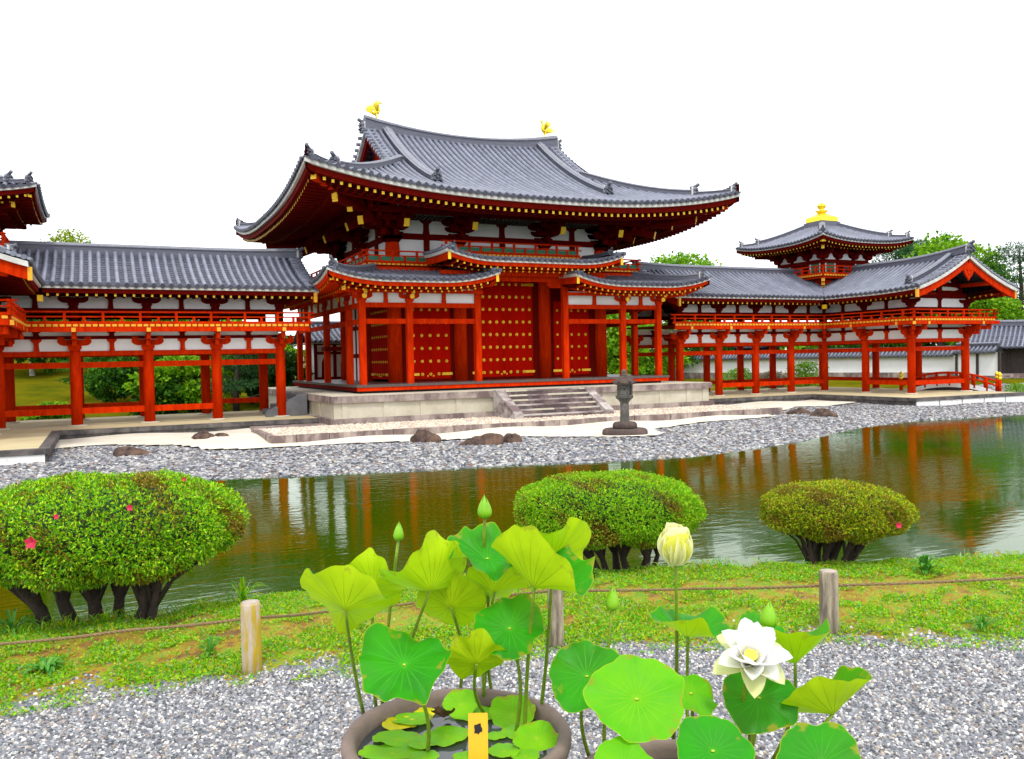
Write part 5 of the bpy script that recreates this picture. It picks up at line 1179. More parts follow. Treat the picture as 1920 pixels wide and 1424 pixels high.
def rock(px, py, w, h, d, label, seed, z=-1.6):
    p = pickz(px, py, z); dep = (p-CAM).dot(_f); A_ = w/2*dep/FPX; H_ = h*dep/FPX; p.z = float(ground_z(p.x, p.y)); r = np.random.default_rng(seed)
    ph = r.uniform(0, 6.28, 12); m_ = MB(); K, M = 26, 12; vs = []
    for i in range(M+1):
        th = (i/M)*pi*.55
        for j in range(K):
            a = 2*pi*j/K; e = np.array([sin(th)*cos(a), sin(th)*sin(a), cos(th)])
            f = 1+.22*sin(2*a+ph[0])*sin(th)+.16*sin(3*a+ph[1])*cos(2*th+ph[2])+.12*sin(5*a+ph[3]+3*th)+.08*sin(9*a+ph[4])*sin(4*th+ph[5])
            vs.append(p+Vector(np.array(_r0)*e[0]*A_*f)+Vector((sin(YAW), cos(YAW), 0))*(e[1]*A_*d*f)+Vector((0, 0, max(-.1, e[2]*H_*f*(1+.25*sin(a+ph[6])*sin(th))))))
    m_.add(vs, [(i*K+j, i*K+(j+1) % K, (i+1)*K+(j+1) % K, (i+1)*K+j) for i in range(M) for j in range(K)], 0, True)
    return tag(m_.build('garden_rock', ROCK, None, p), label, 'rock')
rock(797, 826, 52, 20, .7, 'small knobbly dark rock on the pebbles, left of the flat brown rock', 1)
rock(905, 833, 70, 17, .6, 'flat reddish brown boulder on the pebble beach below the steps', 2)
rock(958, 829, 34, 16, .8, 'low stone leaning on the right end of the flat brown boulder', 3)
rock(243, 851, 60, 14, .8, 'low dark slab rock among the pebbles near the left corridor', 4)
rock(380, 824, 44, 13, .7, 'dark low rock on the sand edge beside the left corridor base', 5)
rock(418, 822, 30, 7, .7, 'flattest small stone on the sand beside the left corridor base', 6)
rock(1545, 779, 50, 13, .7, 'tan and dark rock on the pebbles before the right corridor', 7)
rock(1495, 775, 38, 9, .8, 'small whitish-brown stone left of the tan rock, before the right corridor', 8)
# ------------------------------------------------------------------ far setting: walls, gate, bridge, trees
def wall_run(name, p, q, h, label, roof=.55, base=.5):
    p = Vector(p); q = Vector(q); T = thing(name, label, 'wall', ((p.x+q.x)/2, (p.y+q.y)/2, p.z)); d = (q-p).normalized(); n = Vector((d.y, -d.x, 0)); L = (q-p).length
    if n.dot(Vector((CAM.x, CAM.y, 0))-p) < 0: n = -n
    z = Vector((0, 0, 1))
    m_ = MB(); m_.bar(p+z*(base+(h-base)/2), q+z*(base+(h-base)/2), .36, h-base); m_.build('plaster_face', WHITE, T)
    m_ = MB(); m_.bar(p+z*(base/2-.2), q+z*(base/2-.2), .44, base+.4); m_.build('stone_base', STAIN, T)
    m_ = MB(); N_ = max(4, int(L/.32))
    for sgn in (1, -1):
        a = [p+n*(sgn*.52)+z*h, q+n*(sgn*.52)+z*h, q+z*(h+roof*.8), p+z*(h+roof*.8)]
        m_.add(a, [(0, 1, 2, 3)], 1); m_.add([v-z*.08 for v in a[:2]]+a[:2][::-1], [(0, 1, 2, 3)], 1); m_.add([v-z*.08 for v in a], [(0, 1, 2, 3)], 1)
    for i in range(N_):
        c = p+d*((i+.5)*L/N_); m_.cyl(c+n*.54+z*(h+.02), c+z*(h+roof*.8+.03), .075, seg=8, m=0)
    m_.bar(p+z*(h+roof*.9), q+z*(h+roof*.9), .26, roof*.4, 1); m_.cyl(p+z*(h+roof*1.12), q+z*(h+roof*1.12), .09, seg=8, m=0)
    m_.build('tiled_coping', [TILE, PAN], T); return T
zg = -1.25
def wp(px, d): p = pick(px, 690, d); return (p.x, p.y, zg)
W1 = wall_run('garden_wall', (33.5, 56.5, zg), wp(1792, 63), 1.75, 'long low white plaster wall with tiled coping, seen through the right corridor')
W2 = wall_run('garden_wall', wp(1794, 62.4), wp(1874, 59.5), 1.95, 'taller white wall section with dark timber posts, beside the dark gate', roof=.55, base=.3)
for i, f in enumerate((0, .5, 1.)):
    p = Vector(wp(1794, 62.2)).lerp(Vector(wp(1874, 59.3)), f); m_ = MB(); m_.bar(p, p+Vector((0, 0, 1.95)), .16, .16); m_.build('timber_post', mat('dark_timber', (.05, .035, .03), (.03, .02, .018), .8, 4, .2) if i == 0 else bpy.data.materials['dark_timber'], W2)
DT = bpy.data.materials['dark_timber']
def small_house(name, label, c, yaw, sx, sy, hw, hr, walls, cat, ov=.9):
    T = thing(name, label, cat, c); c = Vector(c); ex = Vector((cos(yaw), sin(yaw), 0)); ey = Vector((-sin(yaw), cos(yaw), 0)); z = Vector((0, 0, 1))
    cs = [c+ex*(i*sx/2)+ey*(j*sy/2) for i, j in ((-1, -1), (1, -1), (1, 1), (-1, 1))]
    m_ = MB(); m_.add(cs+[p+z*hw for p in cs], [(0, 1, 5, 4), (1, 2, 6, 5), (2, 3, 7, 6), (3, 0, 4, 7), (3, 2, 1, 0)]); m_.build('wall', walls, T)
    m_ = MB(); A = sx/2+ov; D = sy/2+ov
    for sg in (-1, 1):
        P = lambda a, d: c+ex*a+ey*(sg*(D-d))+z*(hw-.15+zprof(d, D, hr, .4)+.25*(abs(a)/A)**3)
        tiled(m_, P, -A, A, lambda a: D, sp=.32, r=.085, row=.3, nseg=6)
    m_.build('tiled_roof', [TILE, PAN], T)
    m_ = MB(); m_.add([c+ex*(i*A)+ey*(j*D)+z*(hw-.22) for i, j in ((-1, -1), (1, -1), (1, 1), (-1, 1))], [(0, 1, 2, 3)]); m_.build('soffit', DT, T)
    rg = [c+ex*a+z*(hw-.2+hr+.3*(abs(a)/A)**3) for a in np.linspace(-A-.05, A+.05, 11)]; ridge(rg, .34, .5, 'roof_ridge', T)
    for s in (-1, 1): ornament(c+ex*(s*(A+.08))+z*(hw+hr+.1), ex*s, .5, T)
    m_ = MB()
    for s in (-1, 1): m_.add([c+ex*(s*sx/2)-ey*(sy/2)+z*hw, c+ex*(s*sx/2)+ey*(sy/2)+z*hw, c+ex*(s*sx/2)+z*(hw+hr*.85)], [(0, 1, 2)])
    m_.build('gable_wall', walls, T)
    for i in np.linspace(-1, 1, 5):
        p = c+ex*(i*sx/2)-ey*(sy/2+.02); m_ = MB(); m_.bar(p, p+z*hw, .2, .2); m_.build('post', DT, T)
    return T
GC = pick(1965, 690, 66)
GT = small_house('gate_house', 'dark timber gate house with grey tiled roof, at the right edge behind the bridge', (GC.x, GC.y, zg+.1), radians(-62), 9.5, 4.4, 2.3, 1.7, DT, 'gate house')
for i in range(3):
    m_ = MB(); c = Vector((GC.x, GC.y, zg)); ey = Vector((sin(radians(62)), cos(radians(62)), 0)); ex = Vector((cos(radians(62)), -sin(radians(62)), 0))
    p = c-ey*(2.9+.35*i)-ex*3; q = c-ey*(2.9+.35*i)+ex*3; m_.bar(p+Vector((0, 0, .2-.13*i)), q+Vector((0, 0, .2-.13*i)), .5, .14); m_.build('stone_step', STAIN, GT)
small_house('side_gate', 'small dark doorway with tiled roof in the white wall, seen between the right corridor columns', (44.9, 27.6, zg), radians(-69.5), 3.4, 1.8, 2.9, 1.1, DT, 'gate', ov=.6)
# tail corridor behind the hall: white bays with arched windows
TC = thing('tail_corridor', 'white and red rear corridor with arched windows, glimpsed behind the left side of the hall', 'temple corridor', (3.6, 18., -.3))
m_ = MB(); m_.box(1.7, 17.2, -.9, 9, 20.4, -.12); m_.build('base', STONE, TC)
m_ = MB(); m_.box(2.1, 17.6, -.12, 9., 20., 2.1); m_.build('wall', WHITE, TC)
for x in np.arange(2.1, 9.1, 1.15):
    m_ = MB(); m_.box(x-.09, 17.50, -.12, x+.09, 17.59, 2.1); m_.build('post', DRED, TC)
    m_ = MB(); pl = [(-.22, 0), (.22, 0), (.20, .9), (.10, 1.16), (0, 1.22), (-.10, 1.16), (-.20, .9)]
    m_.prism([(x+.575+u, .02+v) for u, v in pl], 'y', 17.55, 17.63); m_.build('arched_window', DRED, TC)
for z in (-.10, 1.40, 1.95):
    m_ = MB(); m_.box(2.05, 17.52, z, 9., 17.598, z+.14); m_.build('beam', DRED, TC)
m_ = MB()
for sg in (-1, 1): tiled(m_, lambda a, d: (a, 18.8+sg*(2.6-d), 2.15+zprof(d, 2.6, 1.05)), 1.5, 9., lambda a: 2.6, sp=.3, row=.3, nseg=5)
m_.build('tiled_roof', [TILE, PAN], TC); ridge([(x, 18.8, 3.15) for x in (1.4, 4, 9)], .3, .3, 'roof_ridge', TC)
m_ = MB(); m_.box(1.55, 16.3, 2.03, 9, 21.3, 2.08); m_.build('soffit', BOARD, TC)
# red arched footbridge
BD = thing('arched_footbridge', 'small arched vermilion footbridge with gilt post caps and white edge, behind the right corridor', 'bridge', (33.5, 1.2, -1.6))
Ab, Bb = pick(1690, 735, 47.5), pick(1872, 737, 45.5); db = (Bb-Ab).normalized(); nb_ = Vector((db.y, -db.x, 0))
arc = lambda f, o, z=0: Ab.lerp(Bb, f)+nb_*o+Vector((0, 0, .50*(1-(2*f-1)**2)+z))
fs = np.linspace(0, 1, 17)
m_ = MB(); m_.sweep([arc(f, 0) for f in fs], [(-.75, 0), (.75, 0), (.75, -.1), (-.75, -.1)]); m_.build('deck', DRED, BD)
for o in (-.78, .78):
    m_ = MB(); m_.sweep([arc(f, o, .04) for f in fs], [(-.04, 0), (.04, 0), (.04, -.22), (-.04, -.22)]); m_.build('white_girder', WSTONE, BD)
    m_ = MB(); m_.sweep([arc(f, o*.96, -.19) for f in fs], [(-.06, 0), (.06, 0), (.06, -.22), (-.06, -.22)]); m_.build('dark_girder', BLACK, BD)
    for z in (.58, .34): m_ = MB(); m_.tube([arc(f, o, z) for f in fs], .045, 8); m_.build('handrail', RED, BD)
    for f in (0, .125, .25, .375, .5, .625, .75, .875, 1):
        m_ = MB(); p = arc(f, o, -.1); big = f in (0, 1)
        m_.cyl(p, p+Vector((0, 0, 1.0 if big else .68)), .085 if big else .06, seg=10)
        if big: m_.lathe(p+Vector((0, 0, .82)), [(.10, 0), (.105, .14), (.06, .17), (.11, .24), (.11, .30), (.05, .38), (.01, .42)], 12, 1)
        m_.build('rail_post', [RED, BGOLD], BD)
# ---- trees
def treemat(nm, a, b, c): return leafmat(nm, [(0, a), (.45, b), (.85, c)], .3, .6, .2)
TG = treemat('bright_broadleaf', (.05, .17, .006), (.15, .38, .008), (.28, .50, .010)); TD = treemat('dark_broadleaf', (.014, .065, .006), (.035, .14, .008), (.08, .24, .010))
TP = treemat('pine_needle', (.012, .055, .018), (.03, .11, .03), (.06, .16, .035)); TY = treemat('yellow_green_leaf', (.10, .20, .006), (.24, .36, .008), (.38, .44, .010))
TB = mat('tree_bark', (.10, .075, .055), (.045, .034, .028), .95, 9, .8)
PBK = mat('pale_tree_bark', (.62, .58, .52), (.40, .36, .32), .9, 5, .4)
def tree(name, label, base, h, w, mt, seed, n=5000, leaf=.26, style='round', trunk=.18, lean=0., clumps=14, cat='tree', group=None, low=.35):
    base = Vector(base); r = np.random.default_rng(seed); T = thing(name, label, cat, base, group)
    top = base+Vector((lean, lean*.4, h*.9)); pts = [base-Vector((0, 0, .3)), base+Vector((lean*.15+r.uniform(-.1, .1)*w*.2, 0, h*.3)), base+Vector((lean*.55+r.uniform(-.1, .1)*w*.3, r.uniform(-.1, .1)*w*.3, h*.6)), top]
    m_ = MB(); m_.tube(pts, [trunk*1.25, trunk, trunk*.7, trunk*.2], 9); C_ = []
    for i in range(clumps):
        f = low+(1-low)*(i+.5)/clumps; a = i*2.4+r.uniform(-.4, .4); c0 = base.lerp(top, f)+Vector((0, 0, 0))
        if style == 'pine':
            R = w*.5*(1.05-.75*((f-low)/(1-low)))*r.uniform(.6, 1.1); e = c0+Vector((cos(a)*R, sin(a)*R, r.uniform(-.02, .04)*h)); s_ = np.array([w*.24, w*.24, h*.035])*r.uniform(.75, 1.25)
        else:
            g = (f-low)/(1-low); R = w*.5*sqrt(max(.06, 1-(1.7*g-.75)**2))*r.uniform(.45, .92); e = c0+Vector((cos(a)*R, sin(a)*R, r.uniform(-.03, .05)*h)); s_ = np.array([w*.24, w*.24, h*.125])*r.uniform(.7, 1.25)
        m_.tube([c0-Vector((0, 0, h*.06)), c0.lerp(e, .5)+Vector((0, 0, h*.01)), e], [trunk*.42*(1.2-f), trunk*.28*(1.2-f), trunk*.08], 6); C_.append((np.array(e), s_))
    C_.append((np.array(top), np.array([w*.2, w*.2, h*(.04 if style == 'pine' else .1)])))
    m_.build('trunk', PBK if 'pale trunk' in label else TB, T)
    wts = np.array([s_.prod()**.66 for _, s_ in C_]); cnt = np.maximum(20, (n*wts/wts.sum()).astype(int)); PP = []; NN = []
    for (e, s_), k in zip(C_, cnt):
        d = r.normal(size=(k, 3)); d /= np.linalg.norm(d, axis=1, keepdims=True); q = d*(r.uniform(.35, 1, (k, 1))**.5)*(1+.25*np.sin(d[:, :1]*7+d[:, 2:]*5))
        PP.append(e+q*s_); NN.append(d*.8+r.normal(0, .6, (k, 3))+np.array([0, 0, .3]))
    V, F = leaf_cloud(np.concatenate(PP), np.concatenate(NN), leaf, leaf*(.16 if style == 'pine' else .62), .2, .15)
    raw_mesh('crown', V, F, mt, T); return T
def tp(px, depth, z=None):
    p = pick(px, 690, depth); p.z = float(ground_z(p.x, p.y)) if z is None else z; return p
# right side, behind wall and gate
tree('broadleaf_tree', 'tall bright green tree with rounded crown rising behind the gabled roof end', tp(1765, 82), 13.2, 8.8, TG, 21, 15000, .42, trunk=.3)
tree('broadleaf_tree', 'bright green tree at the right of the gable peak, with a loose drooping side', tp(1822, 84), 10.8, 6.2, TG, 22, 9000, .42, trunk=.26)
tree('pine_tree', 'dark pine with flat layered branches at the right edge', tp(1912, 78), 12.6, 8.0, TP, 23, 9000, .42, 'pine', .26, clumps=17, low=.18)
tree('pine_tree', 'dark pine behind the right end of the small tower roof', tp(1682, 88), 14.4, 8.5, TP, 24, 11000, .5, 'pine', .26, clumps=14, low=.3)
tree('pine_tree', 'bluish pine between the small tower and the bright tree', tp(1722, 92), 14.8, 6.5, TP, 25, 9000, .5, 'pine', .24, clumps=12, low=.3)
tree('broadleaf_tree', 'dense green tree under the right bargeboard, behind the corridor end', tp(1848, 72), 7.0, 5.0, TG, 26, 8000, .36, trunk=.25, low=.45)
tree('broadleaf_tree', 'tree top peeping over the ridge between hall and right tower', tp(1270, 92), 13.0, 9.5, TG, 27, 9000, .42, trunk=.3)
tree('broadleaf_tree', 'dark green tree at the back of the gate house roof', tp(1905, 86), 6.0, 9, TD, 28, 5000, .32, trunk=.3, low=.1)
for i, (px, d, h, w_, mt, lb) in enumerate(((1150, 72, 6.2, 5.2, TG, 'bright leafy tree seen between the hall post and the lantern top'), (1205, 76, 5.2, 5.6, TG, 'leafy tree over the white wall right of the lantern'), (1300, 82, 5.0, 6.5, TD, 'dark tree over the wall behind the first right corridor bay'), (1400, 84, 4.7, 6.5, TD, 'dark tree over the wall behind the second right corridor bay'), (1480, 86, 4.8, 6.5, TG, 'green tree over the wall behind the third right corridor bay'), (1570, 88, 5.2, 7, TD, 'dark tree over the wall behind the inner corner of the right corridor'), (1650, 90, 5.4, 7.5, TG, 'green tree over the wall behind the open bay of the right corridor'), (1740, 92, 5., 8, TD, 'dark tree over the tall wall section behind the right corridor front'))):
    tree('broadleaf_tree', lb, tp(px, d), h, w_, mt, 40+i, 6000, .36, trunk=.2, low=.15, group='trees beyond the white wall')
for px, d, h, w_, mt, lb in ((1385, 58, 1.5, 2.2, TG, 'low green shrub before the white wall, behind the second right corridor bay'), (1510, 56, 1.9, 2.6, TG, 'feathery green shrub before the white wall, left of the corner column'), (1445, 57, 1.2, 1.8, treemat('pale_pink_shrub', (.10, .16, .04), (.30, .26, .16), (.45, .34, .28)), 'pale pinkish shrub before the white wall, between two green shrubs')):
    tree('garden_shrub', lb, tp(px, d), h, w_, mt, int(px), 2600, .12, trunk=.05, low=.1, cat='shrub')
tree('garden_shrub', 'small round green shrub on the grass at the right border', tp(1905, 45), .75, 1.5, TG, 77, 1500, .09, trunk=.04, low=.05, cat='shrub')
# left side: hill garden behind the corridor
tree('broadleaf_tree', 'light green tree top above the left corridor ridge', tp(128, 72), 10.6, 4.0, TY, 30, 5000, .26, trunk=.2, low=.5)
tree('broadleaf_tree', 'thin low tree top above the left corridor ridge, right of the rounder one', tp(168, 74), 9.5, 3.6, TG, 31, 3000, .26, trunk=.2, low=.55)
left_trees = ((556, 72, 3.4, 3.4, TG, 'round', 'green tree seen past the last bay of the left corridor'), (195, 52, 4.6, 4.6, TD, 'pine', 'dark leaning tree on the mossy slope, second bay of the left corridor'), (250, 50, 3.8, 4.2, TD, 'round', 'dark bushy tree low on the slope, behind the second left column'), (60, 60, 6.2, 5.5, TD, 'round', 'tree with pale trunk at the far left of the slope'), (330, 46, 3.2, 3.8, TG, 'round', 'mid green rounded bush tree in the third bay of the left corridor'), (360, 54, 4.2, 4.5, TY, 'round', 'yellow green maple behind the third bay of the left corridor'), (300, 45, 2.8, 2.6, TD, 'round', 'dark bush beside the third left corridor column'), (440, 47, 4.5, 5.2, TP, 'pine', 'dark spreading pine in the fourth bay of the left corridor'), (470, 52, 4.2, 4.6, TG, 'round', 'green tree behind the spreading pine, left of the hall'), (505, 50, 3.2, 3.4, TD, 'round', 'dark tree close to the hall, behind the last left column'), (95, 43, 1.1, 2.4, TG, 'round', 'low green bush by the water in the first bay of the left corridor'), (150, 78, 6., 7, TY, 'round', 'yellow green tree high on the slope behind the first bays'), (260, 80, 6.5, 8, TY, 'round', 'yellow green tree high on the slope behind the third column'), (380, 78, 6.8, 8, TG, 'round', 'green tree high on the slope behind the third bay'), (10, 76, 6.8, 8, TG, 'round', 'green tree on the slope at the left border'), (470, 80, 5, 7, TD, 'round', 'dark tree high on the slope behind the fourth bay'), (610, 84, 3.6, 6, TG, 'round', 'green tree far behind the rear corridor roof'))
for i, (px, d, h, w_, mt, st, lb) in enumerate(left_trees):
    tree('pine_tree' if st == 'pine' else 'broadleaf_tree', lb, tp(px, d), h, w_, mt, 60+i, 7000, .28 if d < 60 else .42, st, .16, clumps=12, low=.2 if h > 3 else .05, lean=.5 if st == 'pine' else 0, group='trees of the hill garden')
BF = thing('bamboo_fence', 'pale bamboo lattice fence on the slope behind the left corridor and hall', 'fence', tp(430, 66))
BAM = mat('bamboo', (.55, .52, .36), (.4, .37, .24), .7, 5)
p, q = tp(300, 70), tp(640, 58); m_ = MB(); m_.bar(p+Vector((0, 0, 1.9)), q+Vector((0, 0, 1.9)), .07, .07); m_.bar(p+Vector((0, 0, 1.2)), q+Vector((0, 0, 1.2)), .07, .07); m_.bar(p+Vector((0, 0, .5)), q+Vector((0, 0, .5)), .07, .07)
for i in range(46):
    c = p.lerp(q, i/45); m_.bar(c-Vector((0, 0, .4)), c+Vector((0, 0, 2.4)), .06, .06)
m_.build('lattice', BAM, BF)
# ------------------------------------------------------------------ lotus pots
CLAY = mat('weathered_clay', (.24, .17, .15), (.15, .105, .09), .7, 5, .25); RIMM = mat('pale_pot_rim', (.36, .28, .25), (.24, .17, .15), .7, 9, .2)
pw = bpy.data.materials.new('pot_water'); pw.use_nodes = True; b = pw.node_tree.nodes['Principled BSDF']; b.inputs['Base Color'].default_value = (.045, .052, .062, 1); b.inputs['Roughness'].default_value = .03; b.inputs['IOR'].default_value = 1.45
def pot(px, py, depth, rpx, label):
    c = pick(px, py, depth); R = rpx*depth/FPX; zg_ = -.67; h = c.z-zg_; b0 = Vector((c.x, c.y, zg_)); T = thing('lotus_pot', label, 'plant pot', b0)
    m_ = MB(); s = R
    m_.lathe(b0, [(s*.62, -.02), (s*.66, 0), (s*.84, h*.45), (s*.95, h*.82), (s*.985, h-.045), (s*1.0, h-.03), (s, h-.012), (s*.98, h-.002), (s*.94, h), (s*.90, h-.004), (s*.875, h-.02), (s*.86, h-.06), (s*.80, h*.5), (s*.3, h*.3)], 56, 0)
    m_.build('body', CLAY, T)
    m_ = MB(); k = 56; m_.add([(c.x+R*.872*cos(2*pi*i/k), c.y+R*.872*sin(2*pi*i/k), c.z-.045) for i in range(k)], [tuple(range(k))]); w_ = m_.build('water', pw, T)
    return T, c, R
POT1, C1, R1 = pot(857, 1370, 2.60, 214, 'round brown clay pot full of floating leaves, with a yellow tag, at the bottom centre')
POT2, C2p, R2 = pot(1285, 1490, 2.36, 240, 'second clay pot under the large round lotus leaves, rim just visible at the bottom right')
ZW1, ZW2 = C1.z-.045, C2p.z-.045
# tag stake
p = pickz(897, 1424, ZW1+.02); TG_ = thing('plant_tag', 'plain yellow plastic tag with a dark burnt spot, standing in the pot of floating leaves', 'plant tag', p)
dp = (p-CAM).dot(_f); wt = 37*dp/FPX; ht = 82*dp/FPX
YEL = mat('yellow_plastic', (.90, .50, .004), (.84, .44, .004), .4, 3)
m_ = MB(); a = _r0; nn = Vector((-_f.x, -_f.y, .25)).normalized(); uu = nn.cross(a)*-1
uu = a.cross(nn)*-1 if a.cross(nn).z < 0 else a.cross(nn)
q0 = p-uu*.12
P8 = [q0+a*(sx*wt/2)+nn*(k*.002)+uu*t for k in (0, 1) for sx, t in ((-1, 0), (1, 0), (1, ht*.985+.12), (.9, ht+.12), (-.9, ht+.12), (-1, ht*.985+.12))]
m_.add(P8, [(6, 7, 8, 9, 10, 11), (5, 4, 3, 2, 1, 0)]+[(i, (i+1) % 6, (i+1) % 6+6, i+6) for i in range(6)]); m_.build('plate', YEL, TG_)
m_ = MB(); cc = q0+uu*(ht*.66+.12)+nn*.0035; k = 13; rr_ = [1, .8, 1.15, .9, .75, 1.1, .95, .8, 1.2, .85, 1, .75, 1.1]
m_.add([cc+(a*cos(2*pi*i/k)+uu*sin(2*pi*i/k)*1.25)*(.0125*rr_[i]) for i in range(k)], [tuple(range(k))]); m_.build('dark_spot', BLACK, TG_, recalc=False)
# ---- lotus materials: green upper face, yellow-green underside
def lotus_mat(name, c, c2, vein, under, trans, lit):
    """Two-sided leaf: c/c2 on the upper face, 'under' on the lower face, pale radial veins; light shines through."""
    m = bpy.data.materials.new(name); m.use_nodes = True; n, l = m.node_tree.nodes, m.node_tree.links
    M_ = lambda op, a_, b_=None: (lambda q: (l.new(a_, q.inputs[0]), (l.new(b_, q.inputs[1]) if hasattr(b_, 'node') else setattr(q.inputs[1], 'default_value', b_)) if b_ is not None else 0, q.outputs[0])[-1])((lambda q: (setattr(q, 'operation', op), q)[-1])(n.new('ShaderNodeMath')))
    def MR(v, a_, b_, c_, d_): q = n.new('ShaderNodeMapRange'); l.new(v, q.inputs[0]); [setattr(q.inputs[i+1], 'default_value', x) for i, x in enumerate((a_, b_, c_, d_))]; return q.outputs[0]
    def MX(f, a_, b_): 
        q = n.new('ShaderNodeMix'); q.data_type = 'RGBA'; l.new(f, q.inputs[0])
        for k, v in ((6, a_), (7, b_)):
            if hasattr(v, 'node'): l.new(v, q.inputs[k])
            else: q.inputs[k].default_value = (*v, 1)
        return q.outputs[2]
    at = n.new('ShaderNodeAttribute'); at.attribute_name = 'polar'; sp = n.new('ShaderNodeSeparateXYZ'); l.new(at.outputs['Vector'], sp.inputs[0])
    nz = n.new('ShaderNodeTexNoise'); nz.inputs['Scale'].default_value = 11; nz.inputs['Detail'].default_value = 5; t = n.new('ShaderNodeTexCoord'); l.new(t.outputs['Object'], nz.inputs['Vector'])
    r = ramp(n, [(.34, c2), (.66, c)]); l.new(nz.outputs['Fac'], r.inputs[0])
    ve = M_('MULTIPLY', M_('ABSOLUTE', M_('SINE', M_('MULTIPLY', sp.outputs['Y'], 10.))), sp.outputs['X'])
    mm = M_('MULTIPLY', MR(ve, .014, .12, 1, 0), MR(sp.outputs['X'], .55, .98, .95, 0))
    top = MX(mm, r.outputs[0], vein); und = MX(mm, under, tuple(x*.45 for x in under))
    ru = n.new('ShaderNodeHueSaturation'); l.new(und, ru.inputs['Color']); l.new(MR(nz.outputs['Fac'], .3, .7, .8, 1.12), ru.inputs['Value'])
    g = n.new('ShaderNodeNewGeometry'); col = MX(g.outputs['Backfacing'], top, ru.outputs[0])
    col = MX(MR(sp.outputs['X'], .975, 1, 0, .8), col, (.42, .48, .015))
    n3 = n.new('ShaderNodeTexNoise'); n3.inputs['Scale'].default_value = 26; n3.inputs['Detail'].default_value = 4; l.new(t.outputs['Object'], n3.inputs['Vector'])
    blot = M_('MULTIPLY', MR(M_('ADD', n3.outputs['Fac'], MR(sp.outputs['X'], .6, 1, -.12, .10)), .62, .70, 0, 1), .7)          # browned margin and spots
    col = MX(blot, col, (.30, .26, .02)); gl = MR(nz.outputs['Fac'], .35, .65, .34, .62)
    b = n['Principled BSDF']; l.new(col, b.inputs['Base Color']); l.new(gl, b.inputs['Roughness']); b.inputs['Specular IOR Level'].default_value = .14
    bp = n.new('ShaderNodeBump'); bp.inputs['Strength'].default_value = .3; bp.inputs['Distance'].default_value = .004; l.new(mm, bp.inputs['Height']); l.new(bp.outputs[0], b.inputs['Normal'])
    tr = n.new('ShaderNodeBsdfTranslucent'); tr.inputs['Color'].default_value = (*lit, 1); ms = n.new('ShaderNodeMixShader'); ms.inputs[0].default_value = trans
    l.new(b.outputs[0], ms.inputs[1]); l.new(tr.outputs[0], ms.inputs[2]); l.new(ms.outputs[0], n['Material Output'].inputs[0]); return m
UN_ = (.46, .62, .006); LIT = (.46, .88, .008)
UP = lotus_mat('lotus_leaf', (.012, .30, .005), (.006, .20, .010), (.05, .42, .02), UN_, .26, LIT); UPL = lotus_mat('young_lotus_leaf', (.13, .48, .006), (.07, .40, .006), (.20, .54, .015), UN_, .28, LIT)
UPD = lotus_mat('dark_lotus_leaf', (.014, .25, .006), (.010, .17, .008), (.05, .34, .02), UN_, .2, LIT)
STEMM = mat('lotus_stem', (.26, .38, .012), (.17, .28, .012), .55, 30, .3, trans=.1); YOLD = lotus_mat('yellowing_leaf', (.74, .64, .006), (.55, .54, .008), (.45, .42, .01), (.6, .5, .01), .2, (.7, .6, .02)); BRN = mat('withered_leaf', (.16, .075, .03), (.08, .035, .015), .8, 12, .6)
UN = mat('leaf_centre', (.42, .55, .03), (.36, .5, .02), .5, 9)
def blade(parent, c, R, nrm, cup, waves, sad, sad_a, seed, top, aspect=1., fold=0., fold_a=0., x_axis=None, slit=False, nR=14, nT=72):
    """Peltate leaf: disc round its stem point, cupped, waved at the rim, two skins 1.5 mm apart."""
    r = np.random.default_rng(seed); n_ = Vector(nrm).normalized(); xa = Vector(x_axis) if x_axis is not None else _r0; xa = (xa-n_*xa.dot(n_)).normalized(); ya = n_.cross(xa)
    ph = r.uniform(0, 6.28, 6); V = []; pol = []
    for i in range(nR+1):
        f = i/nR
        for j in range(nT):
            a = 2*pi*j/nT; rim = 1+.05*sin(3*a+ph[0])+.035*sin(5*a+ph[1])+.022*sin(9*a+ph[2])+.012*sin(17*a+ph[3])
            x, y = f*R*rim*cos(a), f*R*rim*sin(a)*aspect
            h = cup*R*f**1.35+waves*R*f**3*(.6*sin(3*a+ph[3])+.4*sin(5*a+ph[4])+.30*sin(8*a+ph[5])+.14*sin(13*a+ph[2]))+sad*R*f**2*cos(2*(a-sad_a))-.05*R*exp(-(f*6)**2)
            if fold: 
                u_ = x*cos(fold_a)+y*sin(fold_a); h += fold*(sqrt(u_*u_+(.12*R)**2)-.12*R)
                k_ = 1-.32*min(1.5, abs(fold))*min(1, abs(u_)/R)
                ux, uy = cos(fold_a), sin(fold_a); x, y = x+(k_-1)*u_*ux, y+(k_-1)*u_*uy
            V.append(Vector(c)+xa*x+ya*y+n_*h); pol.append((f, a, 0))
    nV = len(V); V = np.array(V); F = [(i*nT+j, i*nT+(j+1) % nT, (i+1)*nT+(j+1) % nT, (i+1)*nT+j) for i in range(nR) for j in range(nT)]; F = np.array(F)[:, ::-1].copy()
    o = raw_mesh('blade', V, F, [top], parent, smooth=True)
    at = o.data.attributes.new('polar', 'FLOAT_VECTOR', 'POINT')
    if len(o.data.vertices) == nV: at.data.foreach_set('vector', np.array(pol, np.float32).ravel())
    return o
def facing(tilt, az):                                       # tilt from straight up towards a bearing: 0 = to the camera, 90 = to the right, 180 = away
    h = Vector((-sin(YAW), -cos(YAW), 0))*cos(radians(az))+_r0*sin(radians(az)); return Vector((0, 0, 1))*cos(radians(tilt))+h*sin(radians(tilt))
